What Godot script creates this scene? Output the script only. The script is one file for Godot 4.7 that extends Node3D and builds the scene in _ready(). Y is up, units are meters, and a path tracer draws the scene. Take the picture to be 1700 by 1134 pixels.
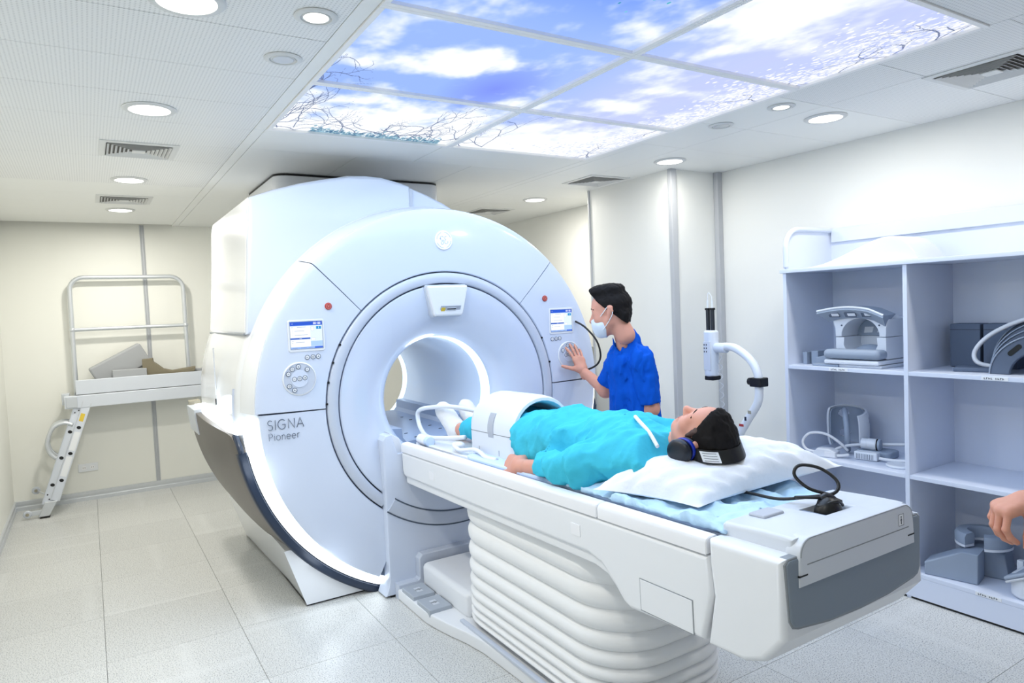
extends Node3D
# An MRI room: scanner, patient on the table, technician at the control panel, shelf of coils.

class G:
	var v := PackedVector3Array()
	var f := PackedInt32Array()
	func tri(a: int, b: int, c: int) -> void:
		f.append(a); f.append(b); f.append(c)
	func quad(a: int, b: int, c: int, d: int) -> void:
		tri(a, b, c); tri(a, c, d)
	func put(o: G, t := Transform3D()) -> G:
		var n := v.size()
		for p in o.v:
			v.append(t * p)
		var turned := t.basis.determinant() < 0
		for i in range(0, o.f.size(), 3):
			if turned:
				tri(o.f[i] + n, o.f[i + 2] + n, o.f[i + 1] + n)
			else:
				tri(o.f[i] + n, o.f[i + 1] + n, o.f[i + 2] + n)
		return self
	func at(x: float, y: float, z: float) -> G:
		for i in v.size():
			v[i] += Vector3(x, y, z)
		return self
	func by(t: Transform3D) -> G:
		var o := G.new()
		o.put(self, t)
		v = o.v
		f = o.f
		return self
	func out() -> G:                          # turn a closed shape so that its front faces look outwards
		var s := 0.0
		for i in range(0, f.size(), 3):
			var a := v[f[i]]
			s += a.dot((v[f[i + 2]] - a).cross(v[f[i + 1]] - a))
		if s < 0:
			for i in range(0, f.size(), 3):
				var k := f[i + 1]
				f[i + 1] = f[i + 2]
				f[i + 2] = k
		return self

class Bump:
	func push(_p: Vector3) -> float:
		return 0.0

const BORE := Vector3(1.785, 0.0, -3.6)
var M := {}

func rot(axis: Vector3, deg: float, o := Vector3.ZERO) -> Transform3D:
	return Transform3D(Basis(axis, deg_to_rad(deg)), o)

func mesh(g: G, deg := 40.0) -> ArrayMesh:
	var nf := g.f.size() / 3
	var big := PackedVector3Array(); big.resize(nf)
	var one := PackedVector3Array(); one.resize(nf)
	for i in nf:
		var a := g.v[g.f[i * 3]]
		var c := (g.v[g.f[i * 3 + 2]] - a).cross(g.v[g.f[i * 3 + 1]] - a)
		big[i] = c
		one[i] = c.normalized()
	var arr := []
	arr.resize(Mesh.ARRAY_MAX)
	if deg >= 180.0:
		var nn := PackedVector3Array(); nn.resize(g.v.size())
		for i in nf:
			for k in 3:
				nn[g.f[i * 3 + k]] += big[i]
		for i in nn.size():
			nn[i] = nn[i].normalized()
		arr[Mesh.ARRAY_VERTEX] = g.v
		arr[Mesh.ARRAY_NORMAL] = nn
		arr[Mesh.ARRAY_INDEX] = g.f
	else:
		var start := PackedInt32Array(); start.resize(g.v.size() + 1)
		for k in g.f:
			start[k + 1] += 1
		for i in g.v.size():
			start[i + 1] += start[i]
		var fill := start.duplicate()
		var adj := PackedInt32Array(); adj.resize(g.f.size())
		for i in g.f.size():
			adj[fill[g.f[i]]] = i / 3
			fill[g.f[i]] += 1
		var lim := cos(deg_to_rad(deg))
		var vv := PackedVector3Array(); vv.resize(g.f.size())
		var nn := PackedVector3Array(); nn.resize(g.f.size())
		for i in g.f.size():
			var k := g.f[i]
			var me := one[i / 3]
			var s := Vector3.ZERO
			for j in range(start[k], start[k + 1]):
				if one[adj[j]].dot(me) > lim:
					s += big[adj[j]]
			vv[i] = g.v[k]
			nn[i] = s.normalized() if s.length_squared() > 0 else Vector3.UP
		arr[Mesh.ARRAY_VERTEX] = vv
		arr[Mesh.ARRAY_NORMAL] = nn
	var m := ArrayMesh.new()
	m.add_surface_from_arrays(Mesh.PRIMITIVE_TRIANGLES, arr)
	return m

# ---- shapes ----
func inset(p: PackedVector2Array, d: float) -> PackedVector2Array:
	if d == 0.0:
		return p
	var area := 0.0
	for i in p.size():
		area += p[i].cross(p[(i + 1) % p.size()])
	var s := signf(area)
	var o := PackedVector2Array()
	for i in p.size():
		var a := (p[i] - p[i - 1]).normalized()
		var b := (p[(i + 1) % p.size()] - p[i]).normalized()
		var n := Vector2(-a.y, a.x) + Vector2(-b.y, b.x)
		var c := maxf(0.3, 1.0 + a.dot(b)) 
		o.append(p[i] + n / c * d * s)
	return o

func loft(rings: Array, closed := true, caps := true) -> G:
	var g := G.new()
	var n: int = rings[0].size()
	for r in rings:
		for p in r:
			g.v.append(p)
	for k in rings.size() - 1:
		for i in (n if closed else n - 1):
			var j := (i + 1) % n
			g.quad(k * n + i, k * n + j, (k + 1) * n + j, (k + 1) * n + i)
	if caps:
		for e in 2:
			var base := 0 if e == 0 else (rings.size() - 1) * n
			var mid := Vector3.ZERO
			for p in rings[0 if e == 0 else rings.size() - 1]:
				mid += p
			g.v.append(mid / n)
			for i in n:
				var j := (i + 1) % n
				if e == 0:
					g.tri(base + j, base + i, g.v.size() - 1)
				else:
					g.tri(base + i, base + j, g.v.size() - 1)
		g.out()
	return g

func prism(p: PackedVector2Array, d: float, bev := 0.0, seg := 2) -> G:   # outline in x, y; from z = 0 to d
	var levels := []
	if bev > 0:
		for k in seg + 1:
			var a := PI / 2 * k / seg
			levels.append([bev * (1 - sin(a)), bev * (1 - cos(a))])
		for k in seg + 1:
			var a := PI / 2 * (seg - k) / seg
			levels.append([bev * (1 - sin(a)), d - bev * (1 - cos(a))])
	else:
		levels = [[0.0, 0.0], [0.0, d]]
	var g := G.new()
	var n := p.size()
	for l in levels:
		for q in inset(p, l[0]):
			g.v.append(Vector3(q.x, q.y, l[1]))
	var last: int = levels.size() - 1
	var area := 0.0
	for i in n:
		area += p[i].cross(p[(i + 1) % n])
	for k in last:
		for i in n:
			var j := (i + 1) % n
			if area > 0:
				g.quad(k * n + i, (k + 1) * n + i, (k + 1) * n + j, k * n + j)
			else:
				g.quad(k * n + i, k * n + j, (k + 1) * n + j, (k + 1) * n + i)
	var t := Geometry2D.triangulate_polygon(inset(p, levels[0][0]))
	for e in 2:
		var base: int = 0 if e == 0 else last * n
		for i in range(0, t.size(), 3):
			var a := p[t[i]]
			var ccw := (p[t[i + 1]] - a).cross(p[t[i + 2]] - a) > 0
			if ccw == (e == 0):
				g.tri(base + t[i], base + t[i + 1], base + t[i + 2])
			else:
				g.tri(base + t[i], base + t[i + 2], base + t[i + 1])
	return g

func rpoly(w: float, h: float, r: float, n := 4) -> PackedVector2Array:
	var o := PackedVector2Array()
	for c in 4:
		var m := Vector2([w / 2 - r, -w / 2 + r, -w / 2 + r, w / 2 - r][c], [h / 2 - r, h / 2 - r, -h / 2 + r, -h / 2 + r][c])
		if r <= 0:
			o.append(m)
			continue
		for k in n + 1:
			o.append(m + Vector2.from_angle(PI / 2 * (c + float(k) / n)) * r)
	return o

func circle(r: float, n := 24, ry := -1.0) -> PackedVector2Array:
	var o := PackedVector2Array()
	for k in n:
		o.append(Vector2(cos(TAU * k / n) * r, sin(TAU * k / n) * (ry if ry > 0 else r)))
	return o

func rbox(s: Vector3, r := 0.004, seg := 2) -> G:
	return prism(rpoly(s.x, s.y, r, seg), s.z, r, seg).at(0, 0, -s.z / 2) if r > 0 else prism(rpoly(s.x, s.y, 0), s.z).at(0, 0, -s.z / 2)

func bx(x0: float, x1: float, y0: float, y1: float, z0: float, z1: float, r := 0.003) -> G:
	return rbox(Vector3(x1 - x0, y1 - y0, z1 - z0), r).at((x0 + x1) / 2, (y0 + y1) / 2, (z0 + z1) / 2)

func lathe(pts: Array, n := 48, a0 := 0.0, a1 := 360.0, closed := true) -> G:   # (radius, z) turned about z; a closed outline, or an open one from axis to axis
	var whole := a1 - a0 > 359.9
	var rings := []
	for k in (n if whole else n + 1):
		var a := deg_to_rad(lerpf(a0, a1, float(k) / n))
		var ring := PackedVector3Array()
		for p in pts:
			ring.append(Vector3(cos(a) * p[0], sin(a) * p[0], p[1]))
		rings.append(ring)
	var g := G.new()
	var m := pts.size()
	for r in rings:
		g.v.append_array(r)
	for k in (n if whole else n):
		var k2 := (k + 1) % rings.size()
		for i in (m if closed else m - 1):
			var j := (i + 1) % m
			g.quad(k * m + i, k * m + j, k2 * m + j, k2 * m + i)
	if not whole and closed:
		var p2 := PackedVector2Array()
		for p in pts:
			p2.append(Vector2(p[0], p[1]))
		var t := Geometry2D.triangulate_polygon(p2)
		var base: int = (rings.size() - 1) * m
		var s := 0.0
		for i in m:
			s += p2[i].cross(p2[(i + 1) % m])
		for i in range(0, t.size(), 3):
			var ccw := (p2[t[i + 1]] - p2[t[i]]).cross(p2[t[i + 2]] - p2[t[i]]) > 0
			if ccw == (s > 0):
				g.tri(t[i], t[i + 2], t[i + 1])
				g.tri(base + t[i], base + t[i + 1], base + t[i + 2])
			else:
				g.tri(t[i], t[i + 1], t[i + 2])
				g.tri(base + t[i], base + t[i + 2], base + t[i + 1])
	return g.out()

func spline(p: Array, per := 8, loop := false) -> PackedVector3Array:
	var o := PackedVector3Array()
	var n := p.size()
	for i in (n if loop else n - 1):
		var a: Vector3 = p[(i - 1 + n) % n] if loop else p[maxi(i - 1, 0)]
		var b: Vector3 = p[i]
		var c: Vector3 = p[(i + 1) % n]
		var d: Vector3 = p[(i + 2) % n] if loop else p[mini(i + 2, n - 1)]
		for k in per:
			o.append(b.cubic_interpolate(c, a, d, float(k) / per))
	if not loop:
		o.append(p[n - 1])
	return o

func tube(path: PackedVector3Array, r: Variant, n := 10, loop := false) -> G:
	var rings := []
	var m := path.size()
	var side := Vector3.ZERO
	for i in m:
		var t := (path[(i + 1) % m] - path[(i - 1 + m) % m]) if loop or (i > 0 and i < m - 1) else (path[1] - path[0] if i == 0 else path[m - 1] - path[m - 2])
		t = t.normalized()
		if side == Vector3.ZERO:
			side = t.cross(Vector3.UP if absf(t.y) < 0.9 else Vector3.RIGHT).normalized()
		side = (side - t * side.dot(t)).normalized()
		var up := t.cross(side)
		var rr: float = r if r is float else r[mini(i, r.size() - 1)]
		var ring := PackedVector3Array()
		for k in n:
			ring.append(path[i] + (side * cos(TAU * k / n) + up * sin(TAU * k / n)) * rr)
		rings.append(ring)
	if loop:
		rings.append(rings[0])
		return loft(rings, true, false).out()
	return loft(rings)

func rod(a: Vector3, b: Vector3, r: float, n := 10) -> G:
	return tube(PackedVector3Array([a, b]), r, n)

func ball(c: Vector3, r: Vector3, n := 16) -> G:
	var rings := []
	for k in range(0, n / 2 + 1):
		var a := PI * (clampf(k, 0.02, n / 2.0 - 0.02)) / (n / 2.0)
		var ring := PackedVector3Array()
		for i in n:
			var b := TAU * i / n
			ring.append(c + Vector3(sin(a) * cos(b) * r.x, cos(a) * r.y, sin(a) * sin(b) * r.z))
		rings.append(ring)
	return loft(rings)

# A body: tapered capsules [from, to, radius, radius] and ellipsoids [centre, Basis, radii], joined softly and meshed as surface nets.
# A fifth entry of a capsule is its own softness; "cut" planes [point, normal] take away what lies in front of them.
func body(prims: Array, cell: float, k: float, bump: Bump = null, cuts := [], holes := []) -> G:
	var lo := Vector3.INF
	var hi := -Vector3.INF
	var pad := Vector3.ONE * (k + cell * 2.5)
	var boxes := []
	for p in prims:
		var a: Vector3
		var b: Vector3
		if p[1] is Basis:
			var e := maxf(p[2].x, maxf(p[2].y, p[2].z)) * Vector3.ONE
			a = p[0] - e; b = p[0] + e
		else:
			var e := maxf(p[2], p[3]) * Vector3.ONE
			a = p[0].min(p[1]) - e; b = p[0].max(p[1]) + e
		boxes.append([a - pad, b + pad])
		lo = lo.min(a - pad); hi = hi.max(b + pad)
	var n := Vector3i(((hi - lo) / cell).ceil()) + Vector3i.ONE
	var d := PackedFloat32Array()
	d.resize(n.x * n.y * n.z)
	d.fill(9.0)
	for q in prims.size():
		var p: Array = prims[q]
		var s := Vector3i(((boxes[q][0] - lo) / cell).floor())
		var e := Vector3i(((boxes[q][1] - lo) / cell).ceil())
		e = e.clamp(Vector3i.ZERO, n - Vector3i.ONE)
		var kk: float = p[4] if p.size() > 4 else k
		var ell: bool = p[1] is Basis
		var inv: Basis = p[1].inverse() if ell else Basis()
		var a: Vector3 = p[0]
		var ab: Vector3 = Vector3.ZERO if ell else p[1] - a
		var l2 := maxf(ab.length_squared(), 1e-9)
		var rad: Vector3 = p[2] if ell else Vector3.ONE
		var rmin := minf(rad.x, minf(rad.y, rad.z))
		var r0: float = 0.0 if ell else p[2]
		var r1: float = 0.0 if ell else p[3]
		for z in range(s.z, e.z + 1):
			for y in range(s.y, e.y + 1):
				var i := (z * n.y + y) * n.x + s.x
				var at := lo + Vector3(s.x, y, z) * cell
				for x in range(s.x, e.x + 1):
					var w: float
					if ell:
						var u := inv * (at - a)
						var g1 := (u / rad).length()
						var g2 := (u / (rad * rad)).length()
						w = g1 * (g1 - 1.0) / maxf(g2, 1e-6) if g1 > 0.05 else -rmin
					else:
						var t := clampf((at - a).dot(ab) / l2, 0.0, 1.0)
						w = (at - a - ab * t).length() - lerpf(r0, r1, t)
					var o := d[i]
					var h := kk - absf(o - w)
					d[i] = minf(o, w) - (h * h * 0.25 / kk if h > 0 else 0.0)
					i += 1
					at.x += cell
	for p in holes:
		for i in d.size():
			var at := lo + Vector3(i % n.x, (i / n.x) % n.y, i / (n.x * n.y)) * cell
			var ab: Vector3 = p[1] - p[0]
			var t := clampf((at - p[0]).dot(ab) / maxf(ab.length_squared(), 1e-9), 0.0, 1.0)
			d[i] = maxf(d[i], lerpf(p[2], p[3], t) - (at - p[0] - ab * t).length())
	if bump != null or cuts:
		for i in d.size():
			if absf(d[i]) < 0.05 or (cuts and d[i] < 0.05):
				var at := lo + Vector3(i % n.x, (i / n.x) % n.y, i / (n.x * n.y)) * cell
				if bump != null:
					d[i] += bump.push(at)
				for c in cuts:
					d[i] = maxf(d[i], (at - c[0]).dot(c[1]))
	var g := G.new()
	var id := PackedInt32Array()
	id.resize(d.size())
	id.fill(-1)
	var off := PackedInt32Array()
	for c in 8:
		off.append((c & 1) + ((c >> 1) & 1) * n.x + (c >> 2) * n.x * n.y)
	var edges := [0, 1, 2, 3, 4, 5, 6, 7, 0, 2, 1, 3, 4, 6, 5, 7, 0, 4, 1, 5, 2, 6, 3, 7]
	for z in n.z - 1:
		for y in n.y - 1:
			var i := (z * n.y + y) * n.x
			for x in n.x - 1:
				var neg := 0
				for c in 8:
					if d[i + off[c]] < 0:
						neg += 1
				if neg > 0 and neg < 8:
					var sum := Vector3.ZERO
					var hits := 0
					for q in range(0, 24, 2):
						var ca: int = edges[q]
						var cb: int = edges[q + 1]
						var da := d[i + off[ca]]
						var db := d[i + off[cb]]
						if (da < 0) != (db < 0):
							var t := da / (da - db)
							var pa := Vector3(ca & 1, (ca >> 1) & 1, ca >> 2)
							sum += pa.lerp(Vector3(cb & 1, (cb >> 1) & 1, cb >> 2), t)
							hits += 1
					id[i] = g.v.size()
					g.v.append(lo + (Vector3(x, y, z) + sum / hits) * cell)
				i += 1
	var sx := 1
	var sy := n.x
	var sz := n.x * n.y
	for z in range(1, n.z - 1):
		for y in range(1, n.y - 1):
			var i := (z * n.y + y) * n.x + 1
			for x in range(1, n.x - 1):
				var me := d[i] < 0
				if me != (d[i + sx] < 0):
					nq(g, id[i - sy - sz], id[i - sz], id[i], id[i - sy], me)
				if me != (d[i + sy] < 0):
					nq(g, id[i - sz - sx], id[i - sx], id[i], id[i - sz], me)
				if me != (d[i + sz] < 0):
					nq(g, id[i - sx - sy], id[i - sy], id[i], id[i - sx], me)
				i += 1
	return g.out()

func nq(g: G, a: int, b: int, c: int, e: int, me: bool) -> void:
	if a < 0 or b < 0 or c < 0 or e < 0:
		return
	if me:
		g.quad(a, b, c, e)
	else:
		g.quad(a, e, c, b)

# ---- objects ----
var used := {}
func numbered(called: String) -> String:
	if not used.has(called):
		used[called] = 0
		return called
	used[called] += 1
	return "%s_%03d" % [called, used[called]]

func tag(o: Node3D, label: String, category: String, group := "", kind := "") -> Node3D:
	if label: o.set_meta("label", label)
	if category: o.set_meta("category", category)
	if group: o.set_meta("group", group)
	if kind: o.set_meta("kind", kind)
	return o

func thing(called: String, label: String, category: String, where := Vector3.ZERO, turn := 0.0, group := "") -> Node3D:
	var o := Node3D.new()
	o.name = numbered(called)
	o.position = where
	o.rotation_degrees.y = turn
	add_child(o)
	return tag(o, label, category, group)

func part(parent: Node3D, called: String, g: G, mat: String, deg := 40.0, label := "") -> MeshInstance3D:
	return piece(parent, called, mesh(g, deg), mat, label)

func piece(parent: Node3D, called: String, m: Mesh, mat: String, label := "") -> MeshInstance3D:
	var o := MeshInstance3D.new()
	o.mesh = m
	o.material_override = M[mat]
	if parent == self:
		o.name = numbered(called)
	else:
		var k := 0
		var nm := called
		while parent.has_node(nm):
			k += 1
			nm = "%s_%03d" % [called, k]
		o.name = nm
	if label: o.set_meta("label", label)
	parent.add_child(o, true)
	return o

func struct(called: String, g: G, mat: String, label: String, deg := 40.0) -> MeshInstance3D:
	var o := part(self, called, g, mat, deg)
	tag(o, label, "", "", "structure")
	return o

func copy(o: Node3D, where: Vector3, label: String, group := "") -> Node3D:
	var c: Node3D = o.duplicate()
	c.name = numbered(String(o.name))
	add_child(c)
	c.position = where
	c.set_meta("label", label)
	if group: c.set_meta("group", group)
	return c

func decal(parent: Node3D, called: String, w: float, h: float, mat: String, t: Transform3D) -> MeshInstance3D:   # a flat print, facing +z before it is placed
	var q := QuadMesh.new()
	q.size = Vector2(w, h)
	var o := piece(parent, called, q, mat)
	o.transform = t
	return o

func mk(called: String, c: Color, rough := 0.5, metal := 0.0, spec := 0.5) -> StandardMaterial3D:
	var m := StandardMaterial3D.new()
	m.resource_name = called
	m.albedo_color = c
	m.roughness = rough
	m.metallic = metal
	m.metallic_specular = spec
	M[called] = m
	return m

func glow(called: String, c: Color, e: float) -> StandardMaterial3D:
	var m := mk(called, c, 0.4)
	m.emission_enabled = true
	m.emission = c
	m.emission_energy_multiplier = e
	return m

func noise_tex(seed_: int, freq: float, ramp: Array, normal := 0.0, size := 512, octaves := 4) -> NoiseTexture2D:
	var n := FastNoiseLite.new()
	n.seed = seed_
	n.frequency = freq
	n.fractal_octaves = octaves
	var t := NoiseTexture2D.new()
	t.width = size
	t.height = size
	t.seamless = true
	t.noise = n
	if normal > 0:
		t.as_normal_map = true
		t.bump_strength = normal
	elif ramp:
		var gr := Gradient.new()
		gr.offsets = PackedFloat32Array(ramp.map(func(r): return r[0]))
		gr.colors = PackedColorArray(ramp.map(func(r): return r[1]))
		t.color_ramp = gr
	return t

func tri_map(m: StandardMaterial3D, scale: float) -> void:
	m.uv1_triplanar = true
	m.uv1_world_triplanar = true
	m.uv1_scale = Vector3.ONE * scale

func area(called: String, where: Vector3, size: Vector2, c: Color, energy: float, look := Vector3.DOWN) -> void:
	var l := AreaLight3D.new()
	l.name = called
	l.area_size = size
	l.area_normalize_energy = true
	l.light_color = c
	l.light_energy = energy
	l.area_range = 12.0
	l.shadow_enabled = true
	l.position = where
	add_child(l)
	l.look_at(where + look, Vector3.FORWARD if absf(look.y) > 0.9 else Vector3.UP)


func _ready() -> void:
	var cam := Camera3D.new()
	cam.name = "camera"
	cam.fov = 2.0 * rad_to_deg(atan(567.0 / 1137.0))
	cam.near = 0.02
	cam.basis = Basis(Vector3.UP, deg_to_rad(-31.734)) * Basis(Vector3.RIGHT, deg_to_rad(-2.836)) * Basis(Vector3.BACK, deg_to_rad(-2.4735))
	cam.position = Vector3(0, 1.583, 0)
	add_child(cam)
	cam.current = true
	var env := Environment.new()
	env.background_mode = Environment.BG_COLOR
	env.background_color = Color(0.8, 0.85, 0.9)
	env.tonemap_mode = Environment.TONE_MAPPER_LINEAR
	env.tonemap_exposure = EXPO
	env.sdfgi_enabled = true
	env.ssao_enabled = true
	env.ssil_enabled = true
	var we := WorldEnvironment.new()
	we.name = "world_environment"
	we.environment = env
	add_child(we)
	for i in 2:
		for j in 3:
			area("sky_panel_glow", Vector3(1.3 + 0.96 * i, 2.485, -3.078 + 0.753 * j), Vector2(0.9, 0.7), Color(0.77, 0.875, 1.0), SKY_E)
	materials()
	room()
	ceiling()
	scanner()
	table()
	bedding()
	patient()
	technician()
	shelf()
	coils()
	injector()
	platform()
	reacher()

const EXPO := 1.24
const SKY_E := 0.47
const DOWN_E := 0.88

func materials() -> void:
	mk("gantry", Color(0.815, 0.85, 0.915), 0.22, 0.0, 0.5).clearcoat_enabled = true
	M.gantry.clearcoat = 0.5
	M.gantry.clearcoat_roughness = 0.08
	mk("shoulder", Color(0.885, 0.895, 0.91), 0.25, 0.0, 0.5).clearcoat_enabled = true
	M.shoulder.clearcoat = 0.5
	M.shoulder.clearcoat_roughness = 0.1
	mk("ring", Color(0.76, 0.79, 0.845), 0.3, 0.0, 0.5)
	mk("seam", Color(0.30, 0.35, 0.42), 0.5)
	mk("dark", Color(0.03, 0.035, 0.045), 0.45)
	mk("black", Color(0.012, 0.012, 0.015), 0.4)
	mk("liner", Color(0.87, 0.91, 0.96), 0.22, 0.0, 0.5)
	mk("deck", Color(0.62, 0.68, 0.78), 0.3, 0.1)
	mk("wing", Color(0.36, 0.335, 0.31), 0.35, 0.1, 0.5)
	mk("rim", Color(0.14, 0.19, 0.27), 0.3, 0.1)
	mk("cap", Color(0.80, 0.82, 0.85), 0.35)
	mk("tan", Color(0.62, 0.60, 0.53), 0.4)
	glow("strip", Color(0.95, 0.98, 1.0), 1.6)
	glow("bore_light", Color(0.85, 0.93, 1.0), 1.0)
	mk("table", Color(0.905, 0.915, 0.93), 0.38, 0.0, 0.45)
	mk("table_edge", Color(0.93, 0.935, 0.95), 0.3, 0.0, 0.5)
	mk("end_grey", Color(0.50, 0.545, 0.59), 0.4)
	mk("lid", Color(0.83, 0.85, 0.88), 0.35)
	mk("grey_pad", Color(0.70, 0.72, 0.76), 0.5)
	mk("bellows", Color(0.93, 0.935, 0.94), 0.55, 0.0, 0.35)
	mk("pedal", Color(0.66, 0.69, 0.73), 0.45)
	mk("joint", Color(0.56, 0.58, 0.60), 0.6)
	mk("wall_cream", Color(0.94, 0.94, 0.91), 0.45, 0.0, 0.4)
	mk("wall_white", Color(0.93, 0.932, 0.915), 0.42, 0.0, 0.4)
	mk("ceiling_plain", Color(0.945, 0.95, 0.94), 0.4, 0.0, 0.4)
	mk("ceiling_slab", Color(0.6, 0.6, 0.58), 0.8)
	mk("alu", Color(0.83, 0.845, 0.86), 0.34, 0.5, 0.5)
	mk("alu_plate", Color(0.86, 0.88, 0.91), 0.4, 0.25, 0.5)
	mk("strip_grey", Color(0.74, 0.75, 0.765), 0.35, 0.1)
	mk("frame_white", Color(0.97, 0.97, 0.97), 0.4)
	mk("vent_dark", Color(0.42, 0.41, 0.40), 0.8)
	mk("vent_white", Color(0.86, 0.865, 0.86), 0.45)
	glow("lamp", Color(1.0, 1.0, 0.98), 2.2)
	glow("spot_lamp", Color(1.0, 1.0, 0.97), 1.4)
	mk("lens_off", Color(0.80, 0.81, 0.82), 0.15)
	mk("shelf_white", Color(0.86, 0.89, 0.95), 0.3, 0.0, 0.5)
	mk("coil_white", Color(0.88, 0.90, 0.93), 0.35)
	mk("coil_grey", Color(0.60, 0.65, 0.72), 0.45)
	mk("coil_dark", Color(0.33, 0.38, 0.46), 0.45)
	mk("foam_dark", Color(0.38, 0.43, 0.51), 0.85)
	mk("foam_blue", Color(0.58, 0.63, 0.70), 0.8)
	mk("foam_grey", Color(0.66, 0.67, 0.68), 0.8)
	mk("foam_olive", Color(0.50, 0.47, 0.39), 0.8)
	mk("cable_white", Color(0.90, 0.91, 0.93), 0.4)
	mk("label_print", Color(0.22, 0.24, 0.28), 0.6)
	mk("label_white", Color(0.93, 0.94, 0.95), 0.5)
	mk("yellow", Color(0.88, 0.76, 0.25), 0.5)
	mk("red", Color(0.68, 0.24, 0.22), 0.4)
	mk("red_pale", Color(0.85, 0.55, 0.52), 0.4)
	mk("metal_dark", Color(0.25, 0.26, 0.28), 0.3, 0.6)
	mk("skin", Color(0.83, 0.60, 0.52), 0.5, 0.0, 0.35)
	M.skin.subsurf_scatter_enabled = true
	M.skin.subsurf_scatter_strength = 0.12
	mk("lips", Color(0.70, 0.40, 0.37), 0.5)
	mk("hair", Color(0.10, 0.09, 0.09), 0.65, 0.0, 0.25)
	mk("mono", Color(0.62, 0.68, 0.78), 0.4)
	mk("badge_white", Color(0.97, 0.97, 0.97), 0.4)
	mk("stubble", Color(0.30, 0.22, 0.19), 0.65)
	mk("scrub", Color(0.04, 0.33, 0.76), 0.75, 0.0, 0.2)
	mk("scrub_trim", Color(0.02, 0.27, 0.68), 0.75, 0.0, 0.2)
	mk("gown", Color(0.27, 0.735, 0.835), 0.8, 0.0, 0.2)
	mk("gown_pale", Color(0.25, 0.76, 0.87), 0.8, 0.0, 0.2)
	mk("mask", Color(0.86, 0.89, 0.93), 0.7)
	mk("sock", Color(0.88, 0.88, 0.88), 0.9)
	mk("pillow", Color(0.93, 0.94, 0.96), 0.8, 0.0, 0.25)
	mk("sheet_blue", Color(0.74, 0.86, 0.95), 0.8, 0.0, 0.25)
	mk("pad_blue", Color(0.80, 0.87, 0.96), 0.7, 0.0, 0.3)
	mk("ear_navy", Color(0.03, 0.055, 0.11), 0.35)
	mk("ear_blue", Color(0.02, 0.16, 0.62), 0.35)
	mk("shoe", Color(0.85, 0.85, 0.86), 0.6)
	for k in ["gown", "gown_pale", "scrub", "pillow", "sheet_blue"]:
		M[k].normal_enabled = true
		M[k].normal_texture = weave
		tri_map(M[k], 3.0)
		M[k].normal_scale = 0.25
	# floor: pale vinyl tiles with fine dark and tan speckle
	for k in 3:
		var f := mk("tile_%d" % k, Color(0.955, 0.955, 0.945).darkened(0.012 * k), 0.33, 0.0, 0.45)
		f.albedo_texture = speckle
		tri_map(f, 0.8)
		f.uv1_offset = Vector3(0.31, 0.17, 0.23) * k
	mk("grout", Color(0.36, 0.36, 0.35), 0.8)
	# ceiling: metal trays with a fine grid of punched holes
	var im := Image.create(32, 32, false, Image.FORMAT_RGB8)
	im.fill(Color(0.94, 0.945, 0.94))
	for y in 32:
		for x in 32:
			var q := Vector2(x % 16 - 7.5, y % 16 - 7.5).length()
			if q < 3.3:
				im.set_pixel(x, y, Color(0.82, 0.83, 0.83))
			elif q < 4.3:
				im.set_pixel(x, y, Color(0.88, 0.885, 0.885))
	var per := mk("ceiling_punched", Color.WHITE, 0.45, 0.0, 0.4)
	per.albedo_texture = ImageTexture.create_from_image(im)
	tri_map(per, 1.0 / 0.026)

var weave := noise_tex(5, 0.05, [], 3.0, 256)
var speckle := noise_tex(11, 0.16, [[0.0, Color(0.36, 0.37, 0.40)], [0.22, Color(0.50, 0.51, 0.53)], [0.34, Color(0.76, 0.765, 0.77)], [0.48, Color(0.865, 0.87, 0.87)], [0.70, Color(0.91, 0.91, 0.905)], [0.82, Color(0.76, 0.75, 0.71)], [1.0, Color(0.9, 0.9, 0.89)]], 0.0, 1024, 3)
var mottle := noise_tex(12, 0.012, [[0.0, Color(0.97, 0.97, 0.97)], [0.5, Color(1, 1, 1)], [1.0, Color(0.985, 0.985, 0.98)]], 0.0, 256)

const X0 := -0.63
const X1 := 4.0
const ZB := -7.3
const ZF := 1.4
const HC := 2.5

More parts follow.
